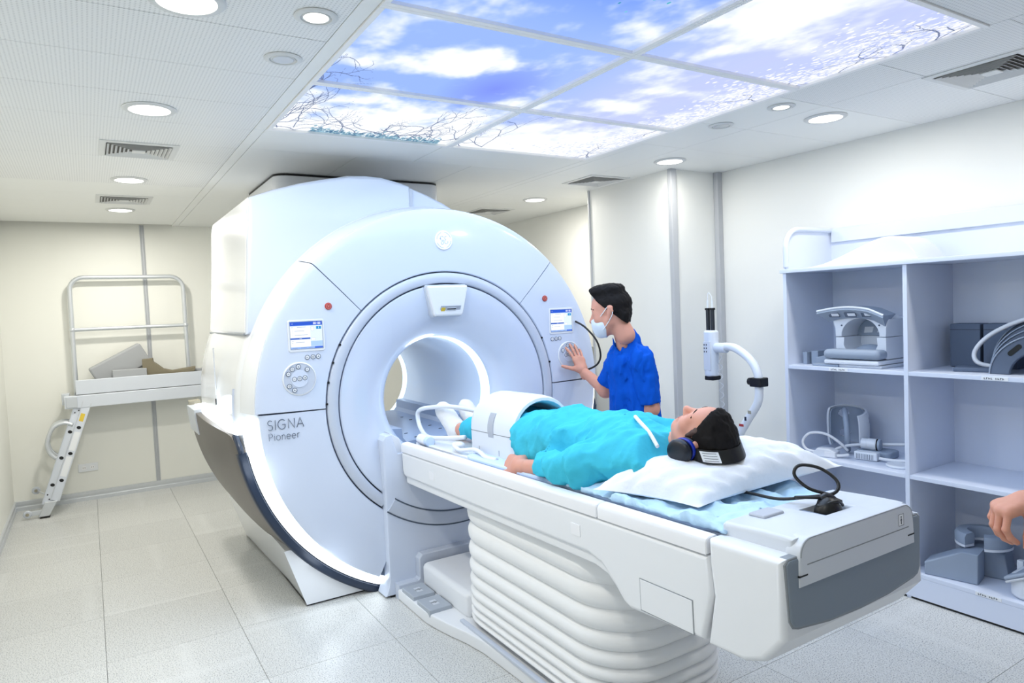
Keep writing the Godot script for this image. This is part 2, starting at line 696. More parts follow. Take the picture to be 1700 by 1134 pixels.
func room() -> void:
	# floor slab and tiles
	var floor_ := struct("floor", bx(X0 - 0.2, X1 + 0.2, -0.2, -0.004, ZB - 0.2, ZF + 0.2, 0), "grout", "pale speckled vinyl tile floor of the scanner room")
	var tile := mesh(bx(-0.2992, 0.2992, -0.012, 0.0, -0.2992, 0.2992, 0.0012))
	var k := 0
	for i in range(-2, 7):
		for j in range(-10, 6):
			var cx := -0.02 + 0.6 * i + 0.3
			var cz := -1.9 + 0.6 * j + 0.3
			var xa := maxf(cx - 0.3, X0); var xb := minf(cx + 0.3, X1)
			var za := maxf(cz - 0.3, ZB); var zb := minf(cz + 0.3, ZF)
			if xb - xa < 0.03 or zb - za < 0.03:
				continue
			k = (i * 7 + j * 5 + 70) % 3
			if xb - xa > 0.59 and zb - za > 0.59:
				piece(floor_, "tile", tile, "tile_%d" % k).position = Vector3(cx, 0, cz)
			else:
				part(floor_, "tile", bx(xa + 0.0008, xb - 0.0008, -0.012, 0, za + 0.0008, zb - 0.0008, 0.0012), "tile_%d" % k)
	# walls: solid, with panel joints covered by aluminium strips
	var wl := struct("wall_left", bx(X0 - 0.15, X0, 0, 2.9, ZB - 0.15, ZF, 0), "wall_cream", "cream panel wall close on the camera's left")
	var wb := struct("wall_back", bx(X0, X1 + 0.15, 0, 2.9, ZB - 0.15, ZB, 0), "wall_cream", "cream panel back wall behind the aluminium platform")
	var wr := struct("wall_right", bx(X1, X1 + 0.15, 0, 2.9, ZB, ZF, 0), "wall_white", "white panel wall behind the coil shelf")
	part(wr, "column", bx(3.52, X1 + 0.01, 0, 2.7, -4.41, -3.5, 0.004), "wall_white")
	struct("wall_front", bx(X0 - 0.15, X1 + 0.15, 0, 2.9, ZF, ZF + 0.15, 0), "wall_white", "white wall behind the camera")
	# strips: half-round aluminium covers with two ridges
	var prof := PackedVector2Array([Vector2(-0.019, 0), Vector2(-0.019, 0.004), Vector2(-0.010, 0.008), Vector2(-0.006, 0.003), Vector2(0.006, 0.003), Vector2(0.010, 0.008), Vector2(0.019, 0.004), Vector2(0.019, 0)])
	var up := Transform3D(Basis(Vector3(1, 0, 0), Vector3(0, 0, 1), Vector3(0, -1, 0)).orthonormalized(), Vector3.ZERO)
	var post := prism(prof, HC).by(rot(Vector3.RIGHT, -90))      # stands on the floor, ridges towards -z before turning
	for x in [0.49, 1.75, 3.0]:
		part(wb, "cover_strip", post.by(rot(Vector3.UP, 180, Vector3(x, 0, ZB))), "strip_grey")
	part(wb, "cover_strip", post.by(rot(Vector3.UP, 180, Vector3(X0 + 0.03, 0, ZB))), "strip_grey")
	part(wl, "cover_strip", post.by(rot(Vector3.UP, -90, Vector3(X0, 0, ZB + 0.03))), "strip_grey")
	for z in [-6.1, -4.9]:
		part(wl, "cover_strip", post.by(rot(Vector3.UP, -90, Vector3(X0, 0, z))), "strip_grey")
	for z in [-6.5, -5.63, -2.55, -1.2]:
		part(wr, "cover_strip", post.by(rot(Vector3.UP, 90, Vector3(X1, 0, z))), "strip_grey")
	part(wr, "corner_trim", bx(3.505, 3.56, 0, HC, -3.515, -3.46 - 0.02, 0.004), "strip_grey")
	part(wr, "corner_trim", bx(3.95, 4.0, 0, HC, -3.5, -3.46, 0.004), "strip_grey")
	part(wr, "corner_trim", bx(3.51, 3.54, 0, HC, -4.42, -4.40, 0.004), "strip_grey")
	# baseboards: an aluminium channel with a groove
	var bb := PackedVector2Array([Vector2(0, 0), Vector2(0.016, 0), Vector2(0.016, 0.030), Vector2(0.009, 0.036), Vector2(0.009, 0.050), Vector2(0.014, 0.056), Vector2(0.014, 0.078), Vector2(0.004, 0.084), Vector2(0, 0.084)])
	struct("baseboard_back", prism(bb, X1 - X0).by(Transform3D(Basis(Vector3(0, 0, 1), Vector3(0, 1, 0), Vector3(1, 0, 0)), Vector3(X0, 0, ZB))), "alu", "aluminium baseboard along the cream back wall")
	struct("baseboard_left", prism(bb, ZF - ZB).by(Transform3D(Basis(), Vector3(X0, 0, ZB))), "alu", "aluminium baseboard along the cream left wall")
	struct("baseboard_right", prism(bb, ZF - ZB).by(Transform3D(Basis(Vector3(-1, 0, 0), Vector3(0, 1, 0), Vector3(0, 0, 1)), Vector3(X1, 0, ZB))), "alu", "aluminium baseboard along the white right wall")
	# socket on the back wall
	var o := thing("wall_socket", "white double power socket low on the cream back wall", "socket", Vector3(-0.07, 0.30, ZB))
	part(o, "plate", rbox(Vector3(0.155, 0.075, 0.012), 0.005).at(0, 0, 0.006), "label_white")
	for s in [-1, 1]:
		part(o, "outlet", prism(rpoly(0.036, 0.03, 0.012), 0.004).at(0.032 * s, 0, 0.011), "frame_white")
		for d in [-0.007, 0.007]:
			part(o, "slot", bx(0.032 * s + d - 0.0015, 0.032 * s + d + 0.0015, -0.004, 0.006, 0.0148, 0.0156, 0), "dark")

func sky_print() -> ImageTexture:
	# the backlit print: clouds on blue, bare twigs at the far edge, blossom on the right, leaves at the near edge
	var w := 1200
	var h := 704
	var n := FastNoiseLite.new(); n.seed = 3; n.frequency = 0.0042; n.fractal_octaves = 5
	var n2 := FastNoiseLite.new(); n2.seed = 8; n2.frequency = 0.011; n2.fractal_octaves = 4
	var im := Image.create(w, h, false, Image.FORMAT_RGB8)
	for y in h:
		for x in w:
			var u := float(x) / w
			var t := float(y) / h                          # 0 = far edge, 1 = near edge
			var c := n.get_noise_2d(x * 0.8, y * 1.4) + 0.5 * n2.get_noise_2d(x, y * 1.6)
			var blob := 0.0
			for q in [[0.24, 0.52, 0.10, 0.11, 1.5], [0.12, 0.47, 0.13, 0.06, 0.9], [0.06, 0.62, 0.09, 0.16, 0.9], [0.60, 0.92, 0.20, 0.24, 1.7], [0.74, 0.42, 0.18, 0.05, 0.9], [0.50, 0.36, 0.12, 0.05, 0.7], [0.85, 0.80, 0.16, 0.05, 0.6], [0.78, 0.55, 0.12, 0.05, 0.7]]:
				blob += q[4] * maxf(0.0, 1.0 - Vector2((u - q[0]) / q[2], (t - q[1]) / q[3]).length())
			var cloud := smoothstep(-0.05, 0.75, c * 0.75 + blob * 0.8 + maxf(0.0, 0.38 - t) * 3.2)
			var deep := Color(0.60, 0.72, 0.98).lerp(Color(0.76, 0.80, 0.985), smoothstep(0.3, 0.8, u))
			deep = deep.lerp(Color(0.50, 0.58, 0.95), clampf(1.0 - Vector2((u - 0.37) / 0.12, (t - 0.42) / 0.16).length(), 0, 1))
			deep = deep.lerp(Color(0.40, 0.56, 0.93), smoothstep(0.66, 0.95, t) * smoothstep(0.6, 0.3, u))
			im.set_pixel(x, y, deep.lerp(Color(0.97, 0.985, 1.0), cloud))
	var r := RandomNumberGenerator.new()
	r.seed = 21
	for k in 34:                                                 # twigs
		var p := Vector2(r.randf() * w * 0.62, r.randf() * 22)
		if k > 20:
			p = Vector2(r.randf() * 20, r.randf() * h * 0.3)
		twig(im, r, p, r.randf_range(0.2, 2.9), r.randf_range(30, 90), 4)
	for k in 900:                                                # dark hedge low on the left, leafy green at the near edge
		var p := Vector2(r.randf_range(0.10, 0.46) * w, absf(r.randfn(0, 15)))
		dab(im, p, r.randf_range(1, 5), [Color(0.30, 0.45, 0.58), Color(0.45, 0.62, 0.70), Color(0.62, 0.76, 0.84)][k % 3], 0.7)
	for k in 2600:
		var u := r.randf_range(0.05, 0.55)
		var p := Vector2(u * w, h - absf(r.randfn(0, 26 + 20 * sin(u * 22))))
		dab(im, p, r.randf_range(1.5, 4), [Color(0.12, 0.55, 0.62), Color(0.22, 0.68, 0.70), Color(0.45, 0.82, 0.82)][k % 3], 0.8)
	for k in 5200:                                               # blossom along the right edge
		var t := r.randf()
		var spread := 60 + 75 * (0.5 + 0.5 * sin(t * 23)) * (0.5 + 0.5 * sin(t * 9 + 1))
		var p := Vector2(w - absf(r.randfn(0, spread)) - 4, t * h)
		dab(im, p, r.randf_range(1.5, 4.5), [Color(0.97, 0.97, 1.0), Color(0.90, 0.92, 0.98), Color(1, 1, 1), Color(0.82, 0.85, 0.93)][k % 4], 0.85)
	for k in 14:
		twig(im, r, Vector2(w - 2, r.randf() * h), r.randf_range(2.3, 4.0), r.randf_range(30, 70), 3)
	return ImageTexture.create_from_image(im)

func dab(im: Image, p: Vector2, rad: float, c: Color, a: float) -> void:
	for y in range(maxi(0, int(p.y - rad)), mini(im.get_height(), int(p.y + rad + 1))):
		for x in range(maxi(0, int(p.x - rad)), mini(im.get_width(), int(p.x + rad + 1))):
			if Vector2(x, y).distance_to(p) <= rad:
				im.set_pixel(x, y, im.get_pixel(x, y).lerp(c, a))

func twig(im: Image, r: RandomNumberGenerator, p: Vector2, a: float, l: float, depth: int) -> void:
	var q := p
	for k in int(l):
		q += Vector2.from_angle(a)
		a += r.randfn(0, 0.06)
		dab(im, q, 0.4 + depth * 0.22, Color(0.38, 0.43, 0.56), 0.75)
	if depth > 0:
		for k in 2:
			twig(im, r, q, a + r.randf_range(-0.9, 0.9), l * r.randf_range(0.5, 0.85), depth - 1)

func ceiling() -> void:
	var ce := struct("ceiling", bx(X0, X1, HC + 0.03, HC + 0.2, ZB, ZF, 0), "ceiling_slab", "white metal tray ceiling of the scanner room")
	var z := ZB
	var zs := []
	for k in 24:
		zs.append(-2.305 + 0.408 * (k - 12))
	for k in 23:
		var za := maxf(zs[k], ZB)
		var zb := minf(zs[k + 1], ZF)
		if zb - za < 0.02:
			continue
		tray(ce, X0, 0.745, za, zb, "ceiling_punched" if zb > -5.0 else "ceiling_plain")
		if zb < -3.55:
			tray(ce, 2.83, X1, za, zb, "ceiling_plain")
	tray(ce, 0.745, 0.80, ZB, -3.5, "ceiling_plain")
	tray(ce, 0.745, 0.80, -3.5, ZF, "ceiling_plain")
	tray(ce, 2.76, 2.83, ZB, -3.48, "ceiling_plain")
	for q in [[0.80, 1.76, -3.9, -3.48], [1.76, 2.76, -3.9, -3.48], [0.80, 1.40, -5.52, -3.9], [1.40, 2.16, -5.52, -3.9], [2.16, 2.76, -5.52, -3.9], [0.80, 1.76, ZB, -5.52], [1.76, 2.76, ZB, -5.52]]:
		tray(ce, q[0], q[1], q[2], q[3], "ceiling_plain")
	for k in 9:                                                 # right of the sky panels
		var za := -3.937 if k == 0 else -3.0 + 0.47 * (k - 1)
		var zb := -3.0 + 0.47 * k
		if k == 8: zb = ZF
		tray(ce, 2.83 if k == 0 else 2.76, 3.13, za, zb, "ceiling_plain" if zb < -1.6 else "ceiling_punched")
		tray(ce, 3.13, X1, za, zb, "ceiling_plain" if zb < -1.7 else "ceiling_punched")
	tray(ce, 2.76, 2.83, -3.48, -3.0, "ceiling_plain")
	tray(ce, 0.80, 2.76, -1.18, -0.77, "ceiling_punched")
	tray(ce, 0.80, 2.76, -0.77, ZF, "ceiling_punched")
	# sky panels in their white frame
	var tex := sky_print()
	var sk := glow("sky_light", Color.WHITE, 0.9)
	sk.albedo_color = Color(0.05, 0.06, 0.08)
	sk.roughness = 0.12
	sk.emission = Color.WHITE
	sk.emission_texture = tex
	sk.emission_operator = BaseMaterial3D.EMISSION_OP_MULTIPLY
	sk.texture_repeat = false
	var where := ["at the far left above the gantry, with bare twigs and a dark hedge", "at the far right above the gantry, with pale twigs and blossom", "in the middle row on the left, with a round white cloud", "in the middle row on the right, with blossom along one side", "in the near row on the left, with green leaves", "in the near row on the right, with tall white blossom"]
	var xs := [0.80, 1.782, 2.76]
	var zz := [-3.48, -2.712, -1.945, -1.18]
	for j in 3:
		for i in 2:
			var o := thing("sky_light_panel", "backlit ceiling panel printed with sky, " + where[j * 2 + i], "ceiling light", Vector3((xs[i] + xs[i + 1]) / 2, HC, (zz[j] + zz[j + 1]) / 2), 0.0, "backlit sky panels in the ceiling")
			var w: float = xs[i + 1] - xs[i]
			var d: float = zz[j + 1] - zz[j]
			var pr := ArrayMesh.new()
			var a := []
			a.resize(Mesh.ARRAY_MAX)
			var hx := w / 2 - 0.018
			var hz := d / 2 - 0.018
			a[Mesh.ARRAY_VERTEX] = PackedVector3Array([Vector3(-hx, 0.006, -hz), Vector3(hx, 0.006, -hz), Vector3(hx, 0.006, hz), Vector3(-hx, 0.006, hz)])
			a[Mesh.ARRAY_NORMAL] = PackedVector3Array([Vector3.DOWN, Vector3.DOWN, Vector3.DOWN, Vector3.DOWN])
			var uv := PackedVector2Array()
			for p in a[Mesh.ARRAY_VERTEX]:
				uv.append(Vector2((p.x + o.position.x - 0.80) / 1.96, (p.z + o.position.z + 3.48) / 2.30))
			a[Mesh.ARRAY_TEX_UV] = uv
			a[Mesh.ARRAY_INDEX] = PackedInt32Array([0, 1, 2, 0, 2, 3])
			pr.add_surface_from_arrays(Mesh.PRIMITIVE_TRIANGLES, a)
			piece(o, "printed_diffuser", pr, "sky_light")
			var fr := G.new()
			fr.put(bx(-w / 2, w / 2, -0.006, 0.02, -d / 2, -d / 2 + 0.02, 0.002)).put(bx(-w / 2, w / 2, -0.006, 0.02, d / 2 - 0.02, d / 2, 0.002))
			fr.put(bx(-w / 2, -w / 2 + 0.02, -0.006, 0.02, -d / 2 + 0.02, d / 2 - 0.02, 0.002)).put(bx(w / 2 - 0.02, w / 2, -0.006, 0.02, -d / 2 + 0.02, d / 2 - 0.02, 0.002))
			part(o, "frame", fr, "frame_white")
	# downlights
	var ring := mesh(lathe([[0.078, -0.002], [0.082, 0.006], [0.098, 0.006], [0.106, 0.0], [0.104, -0.004]], 40).by(rot(Vector3.RIGHT, 90)))
	var disc := mesh(prism(circle(0.083, 36), 0.006).by(rot(Vector3.RIGHT, 90)))
	var dl := [[0.30, -2.17, "large round downlight cut by the upper edge of the photo, left of the sky panels", 0.9], [0.286, -3.33, "large round downlight in front of the nearer square air vent on the left", 1.1], [0.286, -5.0, "round downlight between the two square air vents on the left", 1.4], [0.286, -6.33, "round downlight closest to the cream back wall", 1.6], [3.33, -2.19, "large round downlight beside the sky panels on the right, nearest the shelf", 0.6], [3.32, -3.30, "round downlight above the white wall column", 0.45], [3.33, -4.91, "round downlight right of the gantry between two air vents", 1.5]]
	for q in dl:
		lamp(q, "downlight", ring, disc, "lamp", DOWN_E * q[3])
	lamp([0.30, -0.7, "downlight behind the camera on the left"], "downlight", ring, disc, "lamp", DOWN_E)
	lamp([3.33, -0.9, "downlight above the near end of the shelf, outside the photo"], "downlight", ring, disc, "lamp", DOWN_E)
	var ring2 := mesh(lathe([[0.036, -0.002], [0.038, 0.003], [0.041, 0.003], [0.043, -0.001], [0.046, -0.001], [0.048, 0.004], [0.060, 0.0035], [0.066, 0.0], [0.064, -0.004]], 36).by(rot(Vector3.RIGHT, 90)))
	var disc2 := mesh(prism(circle(0.037, 28), 0.005, 0.002, 1).by(rot(Vector3.RIGHT, 90)))
	lamp([0.656, -2.12, "small lit spotlight left of the sky panels"], "spotlight", ring2, disc2, "spot_lamp", 0.06)
	lamp([0.65, -2.51, "small unlit tilted spotlight left of the sky panels"], "spotlight", ring2, disc2, "lens_off", 0.0)
	lamp([2.927, -2.157, "small lit spotlight right of the sky panels"], "spotlight", ring2, disc2, "spot_lamp", 0.06)
	lamp([2.921, -2.523, "small unlit spotlight right of the sky panels"], "spotlight", ring2, disc2, "lens_off", 0.0)
	# air vents: nested square louvres
	vent(Vector3(0.29, HC, -4.14), 0.36, "square four-way ceiling air vent on the left, the nearer of the two")
	vent(Vector3(0.29, HC, -5.81), 0.36, "square four-way ceiling air vent on the left, next to the back wall")
	vent(Vector3(3.285, HC, -4.03), 0.36, "square four-way ceiling air vent beside the white wall column")
	vent(Vector3(3.285, HC, -5.63), 0.36, "square four-way ceiling air vent half hidden by the top of the gantry")
	vent(Vector3(3.33, HC, -1.42), 0.38, "large square four-way ceiling air vent with dark slots above the shelf")

func tray(ce: Node3D, xa: float, xb: float, za: float, zb: float, m: String) -> void:
	part(ce, "panel", bx(xa + 0.001, xb - 0.001, HC, HC + 0.02, za + 0.001, zb - 0.001, 0.0025), m)

func lamp(q: Array, called: String, ring: Mesh, disc: Mesh, m: String, e: float) -> void:
	var o := thing(called, q[2], "downlight" if called == "downlight" else "spotlight", Vector3(q[0], HC, q[1]), 0.0, "round lamps set in the ceiling")
	piece(o, "trim_ring", ring, "vent_white").position.y = -0.003
	piece(o, "diffuser" if e > 0 else "lens", disc, m).position.y = -0.002
	if e > 0:
		var l := AreaLight3D.new()
		l.name = "lamp_light"
		l.area_size = Vector2(0.13, 0.13) if called == "downlight" else Vector2(0.06, 0.06)
		l.light_color = Color(1.0, 0.985, 0.95)
		l.light_energy = e
		l.area_range = 12.0
		l.shadow_enabled = true
		l.rotation_degrees.x = -90
		l.position.y = -0.016
		o.add_child(l, true)

func vent(p: Vector3, s: float, label: String) -> void:
	var o := thing("air_vent", label, "air vent", p, 0.0, "square air vents in the ceiling")
	part(o, "backing", bx(-s * 0.46, s * 0.46, -0.002, 0.0, -s * 0.46, s * 0.46, 0), "vent_dark")
	for k in 7:
		var a := s * (0.5 - 0.052 * k) if k > 0 else s * 0.5
		var w := s * 0.028
		var prof := [[a, 0.0], [a, -0.004], [a - s * 0.07, -0.008], [a - s * 0.082, -0.006], [a - s * 0.082, 0.0]] if k == 0 else [[a - s * 0.041 - w, -0.002], [a - s * 0.045 - w, -0.002], [a - s * 0.045, -0.012], [a - s * 0.041, -0.012]]
		var ring := lathe(prof.map(func(q): return [q[0] * sqrt(2.0), q[1]]), 4, 45, 405).by(rot(Vector3.RIGHT, -90))
		for i in ring.v.size():
			ring.v[i].y = -absf(ring.v[i].y)
		part(o, "frame" if k == 0 else "louvre", ring, "vent_white", 20)
	part(o, "centre_plate", rbox(Vector3(s * 0.17, s * 0.17, 0.006), 0.002).by(rot(Vector3.RIGHT, 90, Vector3(0, -0.010, 0))), "vent_white")

const CY := 1.075

func sector(r0: float, r1: float, a0: float, a1: float, sh: float, n := 40) -> G:   # one front cover: flat face, rounded outer edge, shoulder running back
	var p := [[r0, -0.05], [r0, -0.004], [r0 + 0.005, 0.002], [(r0 + r1) / 2, 0.006], [r1 - 0.04, 0.001], [r1 - 0.012, -0.003], [r1 - 0.003, -0.007], [r1, -0.014]]
	if sh > 0.1:
		p += [[r1 + 0.014, -0.07], [r1 + 0.028, -0.14], [r1 + 0.036, -0.2], [r1 + 0.038, -sh], [r1 - 0.06, -sh]]
	else:
		p += [[r1 + 0.002, -sh], [r1 - 0.06, -sh]]
	return lathe(p, n, a0, a1)

func stroke(paths: Array, r: float, s: float) -> G:     # thin raised lettering drawn with the given polylines
	var g := G.new()
	for p in paths:
		var q := PackedVector3Array()
		for k in range(0, p.size(), 2):
			q.append(Vector3(p[k] * s, p[k + 1] * s, 0))
		g.put(tube(q, r, 6))
	return g

func arc(cx: float, cy: float, rx: float, ry: float, a0: float, a1: float, n := 12) -> Array:
	var o := []
	for k in n + 1:
		var a := deg_to_rad(lerpf(a0, a1, float(k) / n))
		o += [cx + cos(a) * rx, cy + sin(a) * ry]
	return o

func letters(word: String, r: float, s: float) -> G:
	var g := G.new()
	var x := 0.0
	for ch in word:
		var p := []
		var w := 0.6
		match ch:
			"S":
				p = [arc(0.26, 0.75, 0.22, 0.24, 35, 250, 10) + arc(0.26, 0.26, 0.24, 0.25, 80, -145, 10)]; w = 0.56
			"I":
				p = [[0.06, 0, 0.06, 1]]; w = 0.14
			"G":
				p = [arc(0.42, 0.5, 0.40, 0.5, 42, 320, 20) + [0.74, 0.47, 0.45, 0.47]]; w = 0.86
			"N":
				p = [[0.05, 0, 0.05, 1, 0.65, 0, 0.65, 1]]; w = 0.72
			"A":
				p = [[0, 0, 0.36, 1, 0.72, 0], [0.13, 0.34, 0.59, 0.34]]; w = 0.74
			"P":
				p = [[0.05, 0, 0.05, 1, 0.28, 1] + arc(0.28, 0.74, 0.25, 0.26, 90, -90, 8) + [0.05, 0.48]]; w = 0.58
			"i":
				p = [[0.05, 0, 0.05, 0.68], [0.05, 0.86, 0.05, 0.90]]; w = 0.12
			"o":
				p = [arc(0.29, 0.34, 0.28, 0.34, 0, 360, 18)]; w = 0.6
			"n":
				p = [[0.05, 0, 0.05, 0.68], [0.05, 0.4] + arc(0.26, 0.44, 0.20, 0.24, 180, 0, 8) + [0.46, 0]]; w = 0.53
			"e":
				p = [[0.02, 0.36, 0.54, 0.36] + arc(0.28, 0.34, 0.27, 0.34, 5, 315, 16)]; w = 0.58
			"r":
				p = [[0.05, 0, 0.05, 0.68], [0.05, 0.40] + arc(0.27, 0.42, 0.22, 0.25, 180, 75, 5)]; w = 0.34
		g.put(stroke(p, r, s), Transform3D(Basis(), Vector3(x * s, 0, 0)))
		x += w + 0.16
	return g

func screen_tex() -> ImageTexture:
	var im := Image.create(256, 200, false, Image.FORMAT_RGB8)
	im.fill(Color(0.93, 0.96, 1.0))
	im.fill_rect(Rect2i(0, 0, 256, 30), Color(0.16, 0.34, 0.80))
	im.fill_rect(Rect2i(0, 26, 256, 4), Color(0.45, 0.6, 0.92))
	im.fill_rect(Rect2i(160, 30, 96, 170), Color(0.86, 0.92, 1.0))
	im.fill_rect(Rect2i(208, 36, 40, 22), Color(0.12, 0.55, 0.80))
	im.fill_rect(Rect2i(0, 118, 158, 12), Color(0.25, 0.40, 0.75))
	im.fill_rect(Rect2i(160, 146, 96, 38), Color(0.66, 0.79, 0.97))
	im.fill_rect(Rect2i(0, 186, 256, 14), Color(0.55, 0.68, 0.92))
	im.fill_rect(Rect2i(190, 186, 66, 14), Color(0.25, 0.42, 0.85))
	for q in [[165, 40, 24, 30], [165, 122, 34, 20]]:
		im.fill_rect(Rect2i(q[0], q[1], q[2], q[3]), Color(0.72, 0.78, 0.86))
		im.fill_rect(Rect2i(q[0] + 2, q[1] + 2, q[2] - 4, q[3] - 4), Color(0.95, 0.97, 1.0))
	for q in [[8, 38, 16], [55, 38, 70], [18, 64, 4], [18, 78, 4], [34, 66, 78], [18, 96, 4], [34, 96, 104], [70, 123, 20], [10, 142, 14], [10, 156, 10], [40, 150, 70], [12, 192, 40], [80, 192, 44], [140, 192, 30], [12, 12, 12]]:
		for x in range(q[0], q[0] + q[2]):
			if (x * 7 + q[1]) % 5 != 0:
				im.fill_rect(Rect2i(x, q[1], 1, 2 + (x * 13) % 2), Color(0.45, 0.50, 0.60) if q[1] != 123 and q[1] != 12 else Color.WHITE)
	var zero := [7, 5, 5, 5, 7]                                  # the clock: 00:00
	for d in 5:
		for y in 5:
			for x in 3:
				var on: bool = (int(zero[y]) >> x) & 1 == 1 if d != 2 else (x == 1 and (y == 1 or y == 3))
				if on:
					im.fill_rect(Rect2i(186 + d * 12 + x * 3, 6 + y * 3, 3, 3), Color.WHITE)
	im.fill_rect(Rect2i(226, 40, 3, 14), Color.WHITE)
	return ImageTexture.create_from_image(im)

func buttons(parent: Node3D, at: Vector3, spots: Array) -> void:
	var capm := mesh(prism(circle(0.0105, 16), 0.003, 0.001, 1))
	var ringm := mesh(lathe([[0.0105, 0.0], [0.0105, 0.0032], [0.0125, 0.0032], [0.0125, 0.0]], 18))
	var marks := [mesh(bx(-0.004, 0.004, -0.0008, 0.0008, 0.003, 0.0036, 0)), mesh(lathe([[0.0035, 0.0028], [0.0035, 0.0036], [0.0048, 0.0036], [0.0048, 0.0028]], 12)), mesh(prism(PackedVector2Array([Vector2(-0.004, -0.003), Vector2(0.004, -0.003), Vector2(0, 0.004)]), 0.0007).at(0, 0, 0.0029))]
	var k := 0
	for s in spots:
		var b := piece(parent, "button", capm, "shoulder")
		b.position = at + Vector3(s[0], s[1], 0)
		piece(b, "button_ring", ringm, "seam")
		piece(b, "symbol", marks[k % 3], "seam")
		k += 1

func scanner() -> void:
	var o := thing("mri_scanner", "large white MRI scanner with a round lit bore and brown wings at its foot", "scanner", BORE)
	var up := Vector3(0, CY, 0)
	# front covers
	part(o, "front_cover", sector(0.735, 1.095, 46.3, 134.2, 0.24, 64).at(0, CY, 0), "gantry", 30, "top cover with the round badge")
	part(o, "front_cover", sector(0.735, 1.095, 134.5, 178.7, 0.24, 36).at(0, CY, 0), "gantry", 30)
	part(o, "front_cover", sector(0.735, 1.095, 1.3, 46.0, 0.24, 36).at(0, CY, 0), "gantry", 30)
	part(o, "lower_cover", sector(0.735, 1.078, 179.2, 243.0, 0.06, 44).at(0, CY, -0.002), "gantry", 30)
	part(o, "lower_cover", sector(0.735, 1.078, 297.0, 360.8, 0.06, 44).at(0, CY, -0.002), "gantry", 30)
	part(o, "cover_backing", lathe([[0.655, -0.06], [0.655, -0.035], [1.07, -0.035], [1.07, -0.06]], 96).at(0, CY, 0), "seam")
	# the shoulder band is lighter plastic
	for q in [[46.3, 134.2, 60], [134.5, 178.9, 32], [1.1, 46.0, 32]]:
		part(o, "shoulder_band", lathe([[1.0965, -0.012], [1.1115, -0.07], [1.1255, -0.14], [1.1335, -0.2], [1.1355, -0.245], [1.06, -0.245], [1.06, -0.2], [1.09, -0.012]], q[2], q[0], q[1]).at(0, CY, 0), "shoulder", 50)
	# ring round the funnel
	part(o, "trim_ring", lathe([[0.668, -0.04], [0.668, -0.002], [0.675, 0.006], [0.698, 0.009], [0.721, 0.006], [0.728, -0.002], [0.728, -0.04]], 128, -51, 231).at(0, CY, 0), "ring", 50)
	# funnel, bore, far end
	part(o, "funnel", lathe([[0.660, -0.06], [0.660, -0.006], [0.652, 0.0], [0.60, -0.006], [0.53, -0.018], [0.47, -0.038], [0.42, -0.066], [0.385, -0.098], [0.362, -0.130], [0.356, -0.16], [0.40, -0.16]], 128).at(0, CY, 0), "gantry", 50)
	part(o, "light_ring", lathe([[0.356, -0.158], [0.352, -0.20], [0.350, -0.26], [0.36, -0.27], [0.39, -0.2], [0.39, -0.158]], 96).at(0, CY, 0), "bore_light", 60)
	part(o, "bore_liner", lathe([[0.349, -0.262], [0.345, -0.3], [0.345, -1.42], [0.349, -1.46], [0.40, -1.46], [0.40, -0.262]], 96).at(0, CY, 0), "liner", 50)
	part(o, "light_ring", lathe([[0.350, -1.462], [0.352, -1.55], [0.40, -1.55], [0.40, -1.462]], 96).at(0, CY, 0), "bore_light", 60)
	part(o, "rear_funnel", lathe([[0.352, -1.552], [0.40, -1.60], [0.52, -1.66], [0.66, -1.68], [0.66, -1.60]], 96).at(0, CY, 0), "gantry", 60)
	# deck inside the bore: a channel for the cradle between two raised ledges with small holes
	var de := G.new()
	de.put(prism(PackedVector2Array([Vector2(-0.31, 0.905), Vector2(-0.25, 0.90), Vector2(-0.245, 0.845), Vector2(-0.225, 0.82), Vector2(0.225, 0.82), Vector2(0.245, 0.845), Vector2(0.25, 0.90), Vector2(0.31, 0.905), Vector2(0.25, 0.80), Vector2(-0.25, 0.80)]), 1.30).at(0, 0, -1.46))
	part(o, "bore_deck", de, "deck", 30)
	var hole := mesh(prism(circle(0.012, 14, 0.006), 0.002).by(rot(Vector3.RIGHT, -90)))
	for k in 6:
		piece(o, "deck_hole", hole, "black").position = Vector3(-0.12, 0.8205, -0.25 - 0.16 * k)
		piece(o, "deck_hole", hole, "black").position = Vector3(0.12, 0.8205, -0.25 - 0.16 * k)
	# main body behind the covers
	part(o, "body", lathe([[0.70, -0.10], [1.05, -0.10], [1.10, -0.13], [1.137, -0.20], [1.150, -0.26], [1.158, -0.7], [1.166, -1.2], [1.160, -1.42], [1.12, -1.55], [1.0, -1.62], [0.66, -1.66], [0.60, -1.5]], 120, -10, 190).at(0, CY, 0), "shoulder", 50)
	part(o, "lower_body", lathe([[0.70, -0.10], [1.05, -0.10], [1.09, -0.13], [1.12, -0.20], [1.12, -1.42], [1.0, -1.62], [0.66, -1.66]], 100, 190, 350).at(0, CY, 0), "shoulder", 50)
	for s in [-1, 1]:
		part(o, "body_joint", lathe([[1.150, -0.262], [1.156, -0.262], [1.160, -0.265], [1.150, -0.268]], 30, 173 if s < 0 else -9, 189 if s < 0 else 7).at(0, CY, 0), "ring")
	var slot := prism(rpoly(0.010, 0.035, 0.004), 0.01)
	part(o, "release_slot", slot.by(rot(Vector3.UP, -90, Vector3(-1.155, 1.10, -0.78))), "dark")
	part(o, "body_groove", bx(-1.1615, -1.155, 1.14, 1.42, -0.785, -0.779, 0.001), "cap")
	# upper housing: a flat-sided cowl higher on one side
	var a := PackedVector2Array([Vector2(-1.075, 1.50), Vector2(-1.060, 1.70), Vector2(-1.042, 1.95), Vector2(-1.030, 2.17), Vector2(-1.015, 2.225)])
